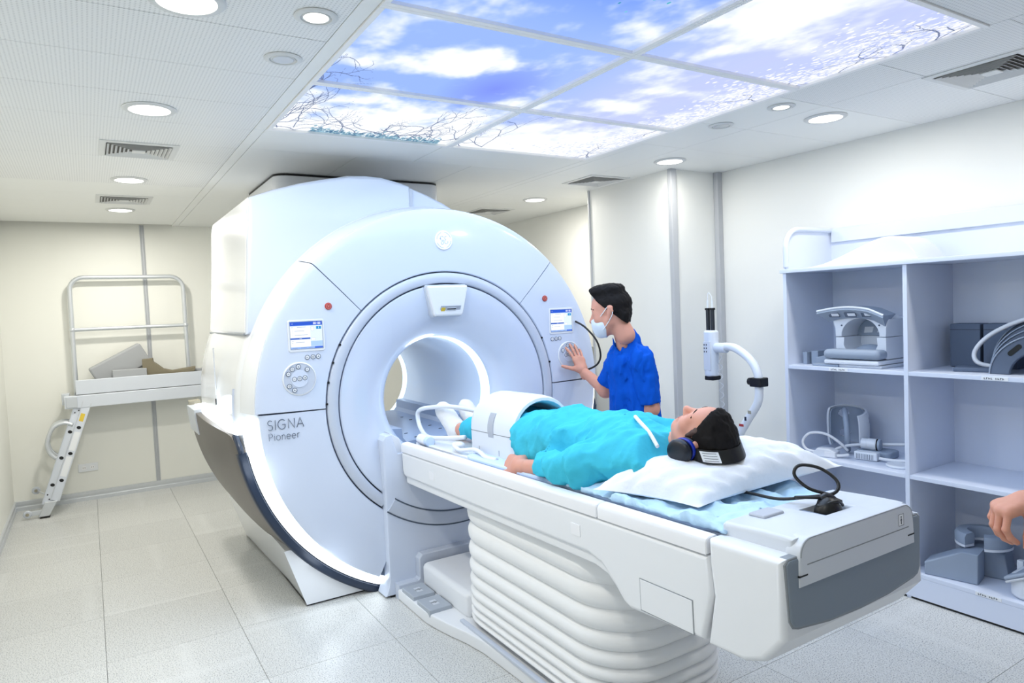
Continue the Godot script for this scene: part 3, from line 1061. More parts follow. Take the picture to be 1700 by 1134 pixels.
	for q in [[-0.90, 2.268], [-0.75, 2.312], [-0.60, 2.345], [-0.48, 2.366], [-0.38, 2.375], [-0.28, 2.372], [-0.18, 2.352], [-0.102, 2.330]]:
		a.append(Vector2(q[0], q[1]))
	a.append(Vector2(-0.102, 1.50))
	part(o, "housing", prism(a, 1.20, 0.018, 3).at(0, 0, -1.40), "gantry", 30)
	var side := PackedVector2Array([Vector2(-1.0765, 1.512), Vector2(-1.0615, 1.70), Vector2(-1.0435, 1.95), Vector2(-1.0315, 2.17), Vector2(-1.018, 2.228), Vector2(-1.008, 2.224), Vector2(-1.02, 2.16), Vector2(-1.03, 1.95), Vector2(-1.05, 1.70), Vector2(-1.065, 1.512)])
	part(o, "side_panel", prism(side, 1.19, 0.003, 1).at(0, 0, -1.43), "shoulder", 30)
	part(o, "side_seam", prism(PackedVector2Array([Vector2(-1.085, 1.505), Vector2(-1.06, 1.512), Vector2(-1.06, 1.50), Vector2(-1.085, 1.496)]), 1.16).at(0, 0, -1.40), "joint")
	var b := PackedVector2Array([Vector2(-0.088, 1.5)])
	for q in [[-0.088, 2.325], [0.0, 2.295], [0.12, 2.245], [0.24, 2.18], [0.33, 2.11], [0.36, 2.02], [0.36, 1.5]]:
		b.append(Vector2(q[0], q[1]))
	part(o, "housing", prism(b, 1.15, 0.018, 3).at(0, 0, -1.37), "gantry", 30)
	part(o, "housing_joint", bx(-0.105, -0.085, 1.6, 2.318, -1.3, -0.207, 0.002), "ring")
	part(o, "top_lip", prism(PackedVector2Array([Vector2(-0.75, 2.30), Vector2(-0.60, 2.352), Vector2(-0.45, 2.388), Vector2(-0.36, 2.392), Vector2(-0.25, 2.384), Vector2(-0.16, 2.362), Vector2(-0.16, 2.30)]), 0.9, 0.006, 1).at(0, 0, -1.2), "shoulder", 30)
	# duct cover between housing and ceiling
	part(o, "duct_cover", prism(rpoly(1.16, 0.9, 0.09, 6), 0.252, 0.008, 2).by(rot(Vector3.RIGHT, -90, Vector3(-0.14, 2.235, -1.33))), "shoulder", 30)
	part(o, "duct_gasket", prism(rpoly(1.155, 0.895, 0.088, 6), 0.010).by(rot(Vector3.RIGHT, -90, Vector3(-0.14, 2.487, -1.33))), "black", 30)
	part(o, "pipe_box", bx(0.30, 0.46, 2.18, 2.30, -0.98, -0.84, 0.01), "shoulder")
	# wings: curved brown panels with a dark rim, light strip between them and the covers
	for s in [-1.0, 1.0]:
		var mir := Transform3D(Basis(Vector3(-s, 0, 0), Vector3.UP, Vector3.BACK), Vector3(0, CY, 0))
		part(o, "light_strip", lathe([[1.079, -0.03], [1.082, -0.012], [1.10, -0.035], [1.128, -0.085], [1.142, -0.115], [1.10, -0.12], [1.07, -0.07]], 70, 180.6, 246).by(mir), "strip", 60)
		part(o, "light_strip", lathe([[1.135, -0.12], [1.168, -0.12], [1.19, -0.3], [1.20, -1.46], [1.15, -1.46]], 8, 182.4, 184.3).by(mir), "strip", 60)
		var rings := []
		var inner := []
		for k in 17:
			var t := k / 16.0
			var z := -0.105 - 1.36 * t
			var first := 184.6 + 5.0 * pow(maxf(0.0, 1.0 - t / 0.09), 2.0) - 1.5 * t
			var last := 246.5 - 2.0 * t
			var ring := PackedVector3Array()
			var ro := 1.180 + 0.055 * sin(minf(t * 1.5, 1.0) * PI / 2) 
			if k == 0: ro = 1.172
			for i in 49:
				var an := deg_to_rad(lerpf(first, last, i / 48.0))
				ring.append(Vector3(cos(an) * ro, sin(an) * ro, z))
			for i in range(48, -1, -1):
				var an := deg_to_rad(lerpf(first, last, i / 48.0))
				ring.append(Vector3(cos(an) * (ro - 0.032), sin(an) * (ro - 0.032), z))
			rings.append(ring)
		part(o, "wing", loft(rings).by(mir), "wing", 40)
		part(o, "wing_rim", lathe([[1.140, -0.13], [1.140, -0.104], [1.146, -0.096], [1.176, -0.096], [1.186, -0.104], [1.190, -0.135]], 70, 189.0, 246.6).by(mir), "rim", 50)
		var top := []
		for k in 8:
			top.append(Vector3(cos(deg_to_rad(189.2 - 4.3 * k / 7.0)), sin(deg_to_rad(189.2 - 4.3 * k / 7.0)), 0) * 1.166 + Vector3(0, 0, -0.115 - 0.085 * (1 - cos(PI / 2 * k / 7.0)) ))
		part(o, "wing_rim", tube(spline(top, 3), 0.0165, 8).by(mir), "rim", 80)
		part(o, "wing_cap", lathe([[1.195, -1.15], [1.243, -1.15], [1.246, -1.49], [1.20, -1.50]], 10, 182.6, 190.0).by(mir), "cap", 30)
		part(o, "wing_end", lathe([[1.16, -1.475], [1.232, -1.475], [1.228, -1.56], [1.16, -1.60]], 40, 181.5, 240.0).by(mir), "tan", 30)
		# foot under the wing
		var fr := []
		for q in [[-0.135, 0.0], [-0.15, 0.008], [-0.6, 0.008], [-1.2, -0.014], [-1.66, -0.03]]:
			var e: float = q[1]
			fr.append(PackedVector3Array([Vector3(-0.862 + e, 0.012, q[0]), Vector3(-0.90 + e, 0.13, q[0]), Vector3(-0.965 + e, 0.33, q[0]), Vector3(-0.85, 0.34, q[0]), Vector3(-0.72, 0.20, q[0]), Vector3(-0.50, 0.075, q[0]), Vector3(-0.30, 0.03, q[0]), Vector3(-0.30, 0.012, q[0])]))
		var mir2 := Transform3D(Basis(Vector3(-s, 0, 0), Vector3.UP, Vector3.BACK), Vector3.ZERO)
		part(o, "foot", loft(fr).by(mir2), "shoulder", 25)
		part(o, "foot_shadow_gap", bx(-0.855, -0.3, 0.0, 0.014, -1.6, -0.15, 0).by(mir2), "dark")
	part(o, "base_core", bx(-0.6, 0.6, 0.0, 0.12, -1.5, -0.2, 0.01), "seam")
	# docking column
	var dk := PackedVector2Array([Vector2(-0.475, 0.012), Vector2(-0.455, 0.06), Vector2(-0.447, 0.10), Vector2(-0.447, 0.88), Vector2(-0.43, 0.905), Vector2(-0.395, 0.91), Vector2(-0.36, 0.80), Vector2(0.36, 0.80), Vector2(0.395, 0.91), Vector2(0.43, 0.905), Vector2(0.447, 0.88), Vector2(0.447, 0.10), Vector2(0.455, 0.06), Vector2(0.475, 0.012)])
	part(o, "docking_column", prism(dk, 0.13, 0.010, 2).at(0, 0, -0.085), "gantry", 30)
	part(o, "docking_column_foot", bx(-0.44, 0.44, 0, 0.02, -0.08, 0.035, 0.002), "dark")
	var lip := PackedVector2Array([Vector2(-0.395, 0.915), Vector2(-0.34, 0.88), Vector2(-0.315, 0.80), Vector2(0.315, 0.80), Vector2(0.34, 0.88), Vector2(0.395, 0.915), Vector2(0.36, 0.77), Vector2(-0.36, 0.77)])
	part(o, "docking_lip", prism(lip, 0.15, 0.004, 1).at(0, 0, -0.13), "shoulder", 30)
	part(o, "trim_ring", lathe([[0.655, 0.0], [0.655, 0.044], [0.662, 0.054], [0.694, 0.057], [0.727, 0.054], [0.734, 0.044], [0.734, 0.0]], 50, 233.0, 307.0).at(0, CY, 0), "ring", 50)
	for r in [0.6535, 0.7355]:
		part(o, "ring_groove", lathe([[r - 0.003, 0.03], [r - 0.003, 0.049], [r + 0.003, 0.049], [r + 0.003, 0.03]], 50, 233.0, 307.0).at(0, CY, 0), "seam")
	var st := PackedVector2Array([Vector2(-0.42, 0.0), Vector2(-0.42, 0.085), Vector2(-0.30, 0.085), Vector2(-0.29, 0.095), Vector2(-0.29, 0.20), Vector2(-0.27, 0.225), Vector2(0.27, 0.225), Vector2(0.29, 0.20), Vector2(0.29, 0.0)])
	part(o, "docking_step", prism(st, 0.055, 0.006, 1).at(0, 0, 0.04), "ring", 30)
	# camera housing over the bore
	var ch := PackedVector2Array([Vector2(-0.132, 0.0), Vector2(-0.126, 0.014), Vector2(0.126, 0.014), Vector2(0.132, 0.0), Vector2(0.094, -0.150), Vector2(0.082, -0.162), Vector2(-0.082, -0.162), Vector2(-0.094, -0.150)])
	var cam := part(o, "camera_housing", prism(ch, 0.10, 0.012, 3).at(0.0, 1.713, -0.062), "shoulder", 40)
	part(cam, "housing_outline", prism(inset(ch, -0.006), 0.07, 0.003, 1).at(0.0, 1.713, -0.062), "ring", 40)
	part(cam, "lens_plate", rbox(Vector3(0.13, 0.052, 0.006), 0.002).by(rot(Vector3.RIGHT, 32, Vector3(0.008, 1.588, 0.037))), "grey_pad")
	part(cam, "lens_window", rbox(Vector3(0.062, 0.022, 0.006), 0.002).by(rot(Vector3.RIGHT, 32, Vector3(0.012, 1.588, 0.0405))), "cap")
	part(cam, "lens_slot", bx(-0.028, 0.028, 0.002, 0.008, 0.002, 0.0045, 0).by(rot(Vector3.RIGHT, 32, Vector3(0.012, 1.588, 0.0405))), "dark")
	part(cam, "warning_label", bx(-0.012, 0.012, -0.022, 0.014, 0.002, 0.0045, 0).by(rot(Vector3.RIGHT, 32, Vector3(-0.04, 1.588, 0.0385))), "yellow")
	# control panels, one each side
	var sm: StandardMaterial3D = glow("screen_light", Color.WHITE, 0.95)
	sm.albedo_color = Color(0.03, 0.03, 0.04)
	sm.roughness = 0.15
	sm.emission = Color.WHITE
	sm.emission_texture = screen_tex()
	sm.emission_operator = BaseMaterial3D.EMISSION_OP_MULTIPLY
	for s in [-1.0, 1.0]:
		var sc := part(o, "screen_bezel", prism(rpoly(0.190, 0.166, 0.012), 0.006, 0.002, 1).at(0.818 * s, 1.484, 0.002), "shoulder")
		decal(sc, "screen", 0.166, 0.140, "screen_light", Transform3D(Basis(), Vector3(0.818 * s, 1.486, 0.0085)))
		part(sc, "screen_edge", lathe([[0.118, 0.006], [0.118, 0.009], [0.1205, 0.009], [0.1205, 0.006]], 4, 45, 405).by(Transform3D(Basis.from_scale(Vector3(1, 0.845, 1)), Vector3(0.818 * s, 1.486, 0))), "end_grey", 20)
		var dx: float = 0.866 * s + (0.0 if s < 0 else 0.004)
		var di := part(o, "control_dial", prism(circle(0.082, 40), 0.005, 0.002, 1).at(dx, 1.262, 0.003), "ring")
		part(di, "dial_rim", lathe([[0.081, 0.0], [0.081, 0.007], [0.087, 0.005], [0.088, 0.0]], 40).at(dx, 1.262, 0.003), "shoulder")
		part(di, "dial_centre", prism(circle(0.045, 30), 0.003, 0.001, 1).at(dx, 1.262, 0.007), "gantry")
		var spots := [[-0.056, 0.028], [-0.035, 0.052], [-0.004, 0.063], [0.041, 0.046], [-0.054, -0.035], [-0.029, -0.057], [-0.027, 0.0], [0.0, 0.001], [0.027, 0.003]]
		if s > 0:
			spots = [[-0.05, 0.03], [-0.012, 0.058], [0.014, 0.053], [0.040, 0.035], [-0.027, 0.0], [0.0, 0.001], [0.027, 0.003]]
		buttons(di, Vector3(dx, 1.262, 0.008), spots)
		buttons(sc, Vector3(0.818 * s + (0.028 if s < 0 else -0.045), 1.371, 0.004), [[-0.030, -0.001], [0.0, 0.0], [0.028, 0.001]])
		var stp := part(o, "stop_button", prism(circle(0.019, 24), 0.008, 0.003, 2).at(0.695 * s, 1.632, 0.004), "red")
		part(stp, "stop_symbol", lathe([[0.0115, 0.007], [0.0115, 0.0092], [0.0135, 0.0092], [0.0135, 0.007]], 20).at(0.695 * s, 1.632, 0.004), "red_pale")
		part(stp, "stop_symbol", G.new().put(bx(-0.007, 0.007, 0.002, 0.0045, 0.007, 0.0092, 0)).put(bx(-0.0055, 0.0055, -0.0025, -0.0005, 0.007, 0.0092, 0)).put(bx(-0.001, 0.001, -0.007, 0.002, 0.007, 0.0092, 0)).at(0.695 * s, 1.632, 0.004), "red_pale")
		for an in ([151.5, 159.5, 168.0, 177.0] if s < 0 else [25.0, 12.0]):
			part(o, "cover_screw", prism(circle(0.006, 10), 0.006).at(cos(deg_to_rad(an)) * 0.7315, CY + sin(deg_to_rad(an)) * 0.7315, 0.0), "black")
	# badge with a script monogram in a ring
	var bd := part(o, "badge", prism(circle(0.056, 40), 0.008, 0.003, 2).at(0.0, 1.99, 0.004), "badge_white")
	var mono := G.new()
	mono.put(stroke([arc(0, 0, 0.045, 0.045, 20, 85), arc(0, 0, 0.045, 0.045, 110, 175), arc(0, 0, 0.045, 0.045, 200, 265), arc(0, 0, 0.045, 0.045, 290, 355)], 0.0011, 1.0))
	mono.put(stroke([arc(-0.012, 0.010, 0.010, 0.012, 20, 300, 14) + [-0.004, 0.002, -0.004, -0.012] + arc(-0.011, -0.016, 0.008, 0.009, 20, -200, 10) + [-0.006, -0.004], arc(0.014, 0.012, 0.008, 0.010, 60, 270, 10) + arc(0.014, -0.010, 0.010, 0.012, 90, 330, 12), [-0.026, 0.006, -0.022, 0.012, -0.018, 0.008], [0.022, -0.016, 0.027, -0.012, 0.024, -0.006]], 0.0012, 1.0))
	part(bd, "monogram", mono.at(0.0, 1.99, 0.0125), "mono", 80)
	# lettering on the lower left cover
	part(o, "lettering", letters("SIGNA", 0.0018, 0.050).at(-1.040, 1.012, 0.006), "seam", 80, "large grey letters")
	part(o, "lettering", letters("Pioneer", 0.0013, 0.036).at(-1.037, 0.958, 0.006), "seam", 80, "small grey letters")
	# the lights of the glowing parts: strips behind the wings, ring in the bore, screens
	for q in [[Vector3(-1.13, CY - 0.30, 0.05), 0.012], [Vector3(-0.80, CY - 0.86, 0.06), 0.012], [Vector3(1.13, CY - 0.30, 0.05), 0.012], [Vector3(0.80, CY - 0.86, 0.06), 0.012], [Vector3(-1.22, 1.09, -0.7), 0.015], [Vector3(0, CY + 0.22, -0.21), 0.030], [Vector3(0, CY + 0.22, -1.50), 0.030]]:
		var l := OmniLight3D.new()
		l.name = "strip_glow"
		l.light_color = Color(0.92, 0.96, 1.0)
		l.light_energy = q[1]
		l.light_size = 0.06
		l.omni_range = 10.0
		l.omni_attenuation = 2.0
		l.shadow_enabled = true
		l.position = q[0]
		o.add_child(l, true)
	for s in [-1.0, 1.0]:
		area("screen_glow", BORE + Vector3(0.818 * s, 1.486, 0.02), Vector2(0.16, 0.135), Color(0.85, 0.92, 1.0), 0.004, Vector3.BACK)
	# hose hanging at the right-hand edge
	var ho := thing("alarm_hose", "thin black hose looped from the scanner's right side by the technician", "hose", Vector3.ZERO)
	part(ho, "hose", tube(spline([Vector3(2.715, 1.475, -3.592), Vector3(2.745, 1.435, -3.53), Vector3(2.785, 1.35, -3.47), Vector3(2.80, 1.26, -3.45), Vector3(2.785, 1.20, -3.46), Vector3(2.745, 1.165, -3.50), Vector3(2.715, 1.145, -3.592)], 8), 0.0065, 8), "black", 80)
	part(ho, "holder", rbox(Vector3(0.022, 0.15, 0.02), 0.006).at(2.915, 1.22, -3.68), "tan")

const TABLE := Vector3(1.765, 0.84, -3.55)
const PITCH := -1.4

func zy(g: G) -> G:                      # an outline drawn as (z, y) and extruded along x
	return g.by(Transform3D(Basis(Vector3(0, 0, 1), Vector3(0, 1, 0), Vector3(1, 0, 0)), Vector3.ZERO))

func span(p: Array, x0: float, x1: float, bev := 0.0, seg := 2) -> G:
	var q := PackedVector2Array()
	for k in range(0, p.size(), 2):
		q.append(Vector2(p[k], p[k + 1]))
	return zy(prism(q, x1 - x0, bev, seg)).at(x0, 0, 0).out()

func on_table(o: Node3D) -> Node3D:
	o.position = TABLE
	o.rotation_degrees.x = PITCH
	return o

func table_point(p: Vector3) -> Vector3:
	return TABLE + Basis(Vector3.RIGHT, deg_to_rad(PITCH)) * p

func table() -> void:
	var o := on_table(thing("patient_table", "long white patient table docked to the scanner, on a ribbed white bellows", "table"))
	part(o, "side_body", span([0.0, -0.033, 0.0, -0.135, 0.012, -0.158, 0.035, -0.168, 1.66, -0.168, 1.73, -0.185, 1.79, -0.235, 1.84, -0.285, 1.87, -0.298, 2.15, -0.288, 2.185, -0.285, 2.226, -0.14, 2.216, -0.033], -0.325, 0.325, 0.016, 3), "table", 35)
	part(o, "lower_flange", span([0.02, -0.160, 0.02, -0.20, 0.03, -0.206, 1.68, -0.206, 1.75, -0.22, 1.80, -0.26, 1.80, -0.160], -0.312, 0.312, 0.008, 2), "table", 35)
	# raised rims left and right, in two lengths
	var rim := PackedVector2Array([Vector2(-0.326, -0.030), Vector2(-0.326, 0.004), Vector2(-0.321, 0.014), Vector2(-0.310, 0.019), Vector2(-0.286, 0.021), Vector2(-0.278, 0.017), Vector2(-0.272, 0.004), Vector2(-0.262, -0.002), Vector2(-0.262, -0.030)])
	var mir := Transform3D(Basis(Vector3(-1, 0, 0), Vector3.UP, Vector3.BACK), Vector3.ZERO)
	for q in [[0.002, 1.722], [1.726, 2.213]]:
		var r := prism(rim, q[1] - q[0], 0.003, 1).at(0, 0, q[0])
		part(o, "rim", r, "table_edge", 30)
		part(o, "rim", G.new().put(r, mir), "table_edge", 30)
	part(o, "bed_plate", bx(-0.27, 0.27, -0.03, -0.004, 0.0, 2.22, 0.003), "deck")
	part(o, "cradle", span([0.0, -0.004, 0.0, 0.008, 0.03, 0.012, 0.62, 0.012, 0.66, 0.004, 2.2, 0.004, 2.2, -0.004], -0.235, 0.235, 0.003, 1), "table_edge")
	part(o, "cradle_line", bx(-0.262, -0.244, -0.003, 0.004, 0.05, 0.46, 0.002), "metal_dark")
	# end cover with a grey face
	part(o, "end_cover", span([2.220, 0.018, 2.220, -0.05, 2.230, -0.14, 2.200, -0.290, 2.33, -0.290, 2.395, -0.265, 2.46, -0.19, 2.46, 0.018], -0.327, 0.327, 0.018, 4), "table", 40)
	var face := PackedVector2Array()
	for q in [[-0.300, 0.014], [-0.312, 0.004], [-0.304, -0.14], [-0.292, -0.158], [-0.27, -0.165], [-0.14, -0.180], [0.0, -0.184], [0.14, -0.180], [0.27, -0.165], [0.292, -0.158], [0.304, -0.14], [0.312, 0.004], [0.300, 0.014]]:
		face.append(Vector2(q[0], q[1]))
	part(o, "end_face", prism(face, 0.030, 0.006, 2).at(0, 0, 2.436), "end_grey", 35, "grey end panel")
	part(o, "end_face_outline", prism(inset(face, -0.005), 0.026, 0.002, 1).at(0, 0, 2.436), "joint", 35)
	# lid with a square tray and a soft grey button
	var lidp := [2.215, -0.012, 2.215, 0.046, 2.226, 0.056, 2.36, 0.060, 2.43, 0.060, 2.45, 0.058, 2.45, -0.012]
	var notch := [2.215, 0.008, 2.215, 0.046, 2.226, 0.056, 2.30, 0.0585, 2.30, 0.012, 2.385, 0.012, 2.385, 0.060, 2.43, 0.060, 2.45, 0.058, 2.45, 0.008]
	var li := G.new()
	li.put(span(lidp, -0.262, -0.018, 0.012, 3)).put(span(lidp, 0.108, 0.262, 0.012, 3)).put(span(notch, -0.032, 0.122))
	var lid := part(o, "lid", li, "lid", 32)
	part(lid, "lid_groove", bx(-0.238, 0.238, -0.008, -0.005, 2.466, 2.4715, 0), "joint")
	var le := PackedVector2Array([Vector2(-0.270, -0.062), Vector2(-0.268, -0.005)])
	for k in 7:
		var an := PI / 2 * k / 6.0
		le.append(Vector2(-0.266 + 0.045 * (1 - cos(an)), 0.018 + 0.044 * sin(an)))
	for k in range(6, -1, -1):
		var an := PI / 2 * k / 6.0
		le.append(Vector2(0.266 - 0.045 * (1 - cos(an)), 0.018 + 0.044 * sin(an)))
	le.append(Vector2(0.268, -0.005))
	le.append(Vector2(0.270, -0.062))
	part(lid, "lid_front", prism(le, 0.046, 0.006, 2).at(0, 0, 2.425), "lid", 35)
	var lo := PackedVector3Array()
	for k in range(2, le.size() - 2):
		lo.append(Vector3(le[k].x * 0.985, le[k].y - 0.003, 2.4705))
	part(lid, "lid_outline", tube(lo, 0.0013, 5), "joint", 80)
	for s in [-1.0, 1.0]:
		part(lid, "lid_notch", bx(0.252 * s - 0.02, 0.252 * s + 0.014, -0.034, -0.030, 2.462, 2.4718, 0), "dark")
	part(lid, "tray_floor", bx(-0.016, 0.106, 0.009, 0.014, 2.302, 2.383, 0), "deck")
	part(lid, "tray_wall", bx(-0.017, -0.0155, 0.01, 0.057, 2.302, 2.384, 0), "deck")
	part(lid, "soft_button", rbox(Vector3(0.09, 0.058, 0.012), 0.006, 3).by(rot(Vector3.RIGHT, -90, Vector3(-0.125, 0.060, 2.262))), "grey_pad", 40)
	var ic := part(lid, "orientation_label", bx(0.186, 0.212, 0.004, 0.038, 2.4665, 2.4718, 0.0005), "label_white")
	part(ic, "label_border", lathe([[0.0172, 2.4716], [0.0172, 2.4722], [0.0184, 2.4722], [0.0184, 2.4716]], 4, 45, 405).by(Transform3D(Basis.from_scale(Vector3(1, 1.3, 1)), Vector3(0.199, 0.021, 0))), "label_print", 20)
	part(ic, "figure_print", G.new().put(prism(circle(0.0026, 10), 0.0006).at(0.199, 0.0295, 2.4716)).put(prism(PackedVector2Array([Vector2(-0.004, 0.0), Vector2(-0.0015, 0.007), Vector2(0.0015, 0.007), Vector2(0.004, 0.0), Vector2(0.0018, 0.001), Vector2(0.002, -0.010), Vector2(-0.002, -0.010), Vector2(-0.0018, 0.001)]), 0.0006).at(0.199, 0.0185, 2.4716)), "label_print")
	# service hatch and small square inspection covers on the near side
	part(o, "hatch_outline", bx(-0.3262, -0.324, -0.282, -0.178, 1.926, 2.152, 0.0), "joint")
	part(o, "hatch", bx(-0.3275, -0.324, -0.279, -0.181, 1.929, 2.149, 0.001), "table")
	for q in [[0.36, -0.105], [1.57, -0.10]]:
		part(o, "inspection_cover", bx(-0.3272, -0.322, q[1] - 0.020, q[1] + 0.022, q[0], q[0] + 0.055, 0.001), "table_edge")
	# bellows: ridges crowd together towards the floor
	var base := on_floor(o)
	var ys := [0.655, 0.56, 0.468, 0.386, 0.313, 0.250, 0.196, 0.150, 0.112, 0.082]
	var rings := []
	for k in ys.size() - 1:
		for j in 6:
			var t := j / 6.0
			var y: float = lerpf(ys[k], ys[k + 1], t)
			var bul := 0.023 * pow(absf(sin(PI * t)), 0.6)
			var ring := PackedVector3Array()
			for q in rpoly(0.62 + 2 * bul, 1.20 + 2 * bul, 0.22 + bul, 9):
				ring.append(Vector3(q.x + 1.815, y, q.y - 2.43))
			rings.append(ring)
	part(o, "bellows", G.new().put(loft(rings), base), "bellows", 28)
	# base plate with foot pedals
	var bp := PackedVector2Array()
	for q in [[-0.42, 0.05], [-0.42, 0.40], [-0.405, 0.50], [-0.385, 0.60], [-0.355, 0.72], [-0.335, 0.85], [-0.315, 1.4], [-0.28, 1.56], [0.34, 1.56], [0.42, 0.05]]:
		bp.append(Vector2(q[0] + 1.785, -(q[1] - 3.56)))
	part(o, "base_plate", G.new().put(prism(bp, 0.062, 0.010, 2).by(rot(Vector3.RIGHT, -90)), base), "table", 30)
	part(o, "base_rail", G.new().put(bx(1.455, 1.478, 0.06, 0.075, -2.95, -1.98, 0.004), base), "ring")
	part(o, "base_block", G.new().put(bx(1.50, 2.07, 0.05, 0.19, -3.49, -2.95, 0.03), base), "table", 50)
	for z in [-3.39, -3.19]:
		var pr := G.new().put(rbox(Vector3(0.125, 0.16, 0.04), 0.005, 2).by(rot(Vector3.RIGHT, -90, Vector3(1.433, 0.062, z))), base)
		var pd := part(o, "pedal", pr, "pedal", 45)
		part(pd, "pedal_print", G.new().put(bx(1.415, 1.45, 0.0815, 0.0825, z - 0.03, z + 0.03, 0), base), "cap")
		part(pd, "pedal_arrow", G.new().put(prism(PackedVector2Array([Vector2(-0.02, -0.006), Vector2(0.0, -0.006), Vector2(0.0, -0.014), Vector2(0.022, 0.0), Vector2(0.0, 0.014), Vector2(0.0, 0.006), Vector2(-0.02, 0.006)]), 0.0006).by(rot(Vector3.RIGHT, -90, Vector3(1.433, 0.0828, z))), base), "joint")

func on_floor(o: Node3D) -> Transform3D:      # world coordinates for a part of a tilted thing
	return o.transform.affine_inverse()

class Folds extends Bump:
	var n := FastNoiseLite.new()
	var r := FastNoiseLite.new()
	var s := Vector3.ONE
	var a := 0.006
	var b := Basis()
	func push(p: Vector3) -> float:
		var q := (b * p) * s
		return a * (n.get_noise_3d(q.x, q.y, q.z) * 1.1 - 0.55 * r.get_noise_3d(q.x, q.y, q.z))

func folds(seed_: int, freq: float, s: Vector3, a: float, b := Basis()) -> Folds:
	var f := Folds.new()
	f.n.seed = seed_
	f.n.frequency = freq
	f.n.fractal_octaves = 2
	f.r.seed = seed_ + 5
	f.r.frequency = freq * 1.5
	f.r.fractal_type = FastNoiseLite.FRACTAL_RIDGED
	f.r.fractal_octaves = 2
	f.s = s
	f.a = a
	f.b = b
	return f

func cloth(nx: int, nz: int, x0: float, x1: float, z0: float, z1: float, y: float, amp: float, seed_: int, thick := 0.004) -> G:   # a crumpled sheet with thickness
	var n := FastNoiseLite.new()
	n.seed = seed_
	n.frequency = 7.0
	n.fractal_octaves = 3
	var g := G.new()
	for side in 2:
		for j in nz + 1:
			for i in nx + 1:
				var u := float(i) / nx
				var w := float(j) / nz
				var p := Vector3(lerpf(x0, x1, u) + 0.012 * n.get_noise_2d(w * 2.0, 5.0 + u), y, lerpf(z0, z1, w) + 0.015 * n.get_noise_2d(u * 2.0, 9.0))
				var h := amp * maxf(-0.15, 0.35 + n.get_noise_2d(p.x, p.z * 0.8) + 0.5 * n.get_noise_2d(p.x * 2.3 + 3, p.z * 2.1))
				p.y += (h + thick) if side == 0 else 0.0
				g.v.append(p)
	var m := nx + 1
	var o := m * (nz + 1)
	for j in nz:
		for i in nx:
			g.quad(j * m + i, j * m + i + 1, (j + 1) * m + i + 1, (j + 1) * m + i)
			g.quad(o + j * m + i, o + (j + 1) * m + i, o + (j + 1) * m + i + 1, o + j * m + i + 1)
	for j in nz:
		g.quad(j * m, (j + 1) * m, o + (j + 1) * m, o + j * m)
		g.quad(j * m + nx, o + j * m + nx, o + (j + 1) * m + nx, (j + 1) * m + nx)
	for i in nx:
		g.quad(i, o + i, o + i + 1, i + 1)
		g.quad(nz * m + i, nz * m + i + 1, o + nz * m + i + 1, o + nz * m + i)
	return g.out()

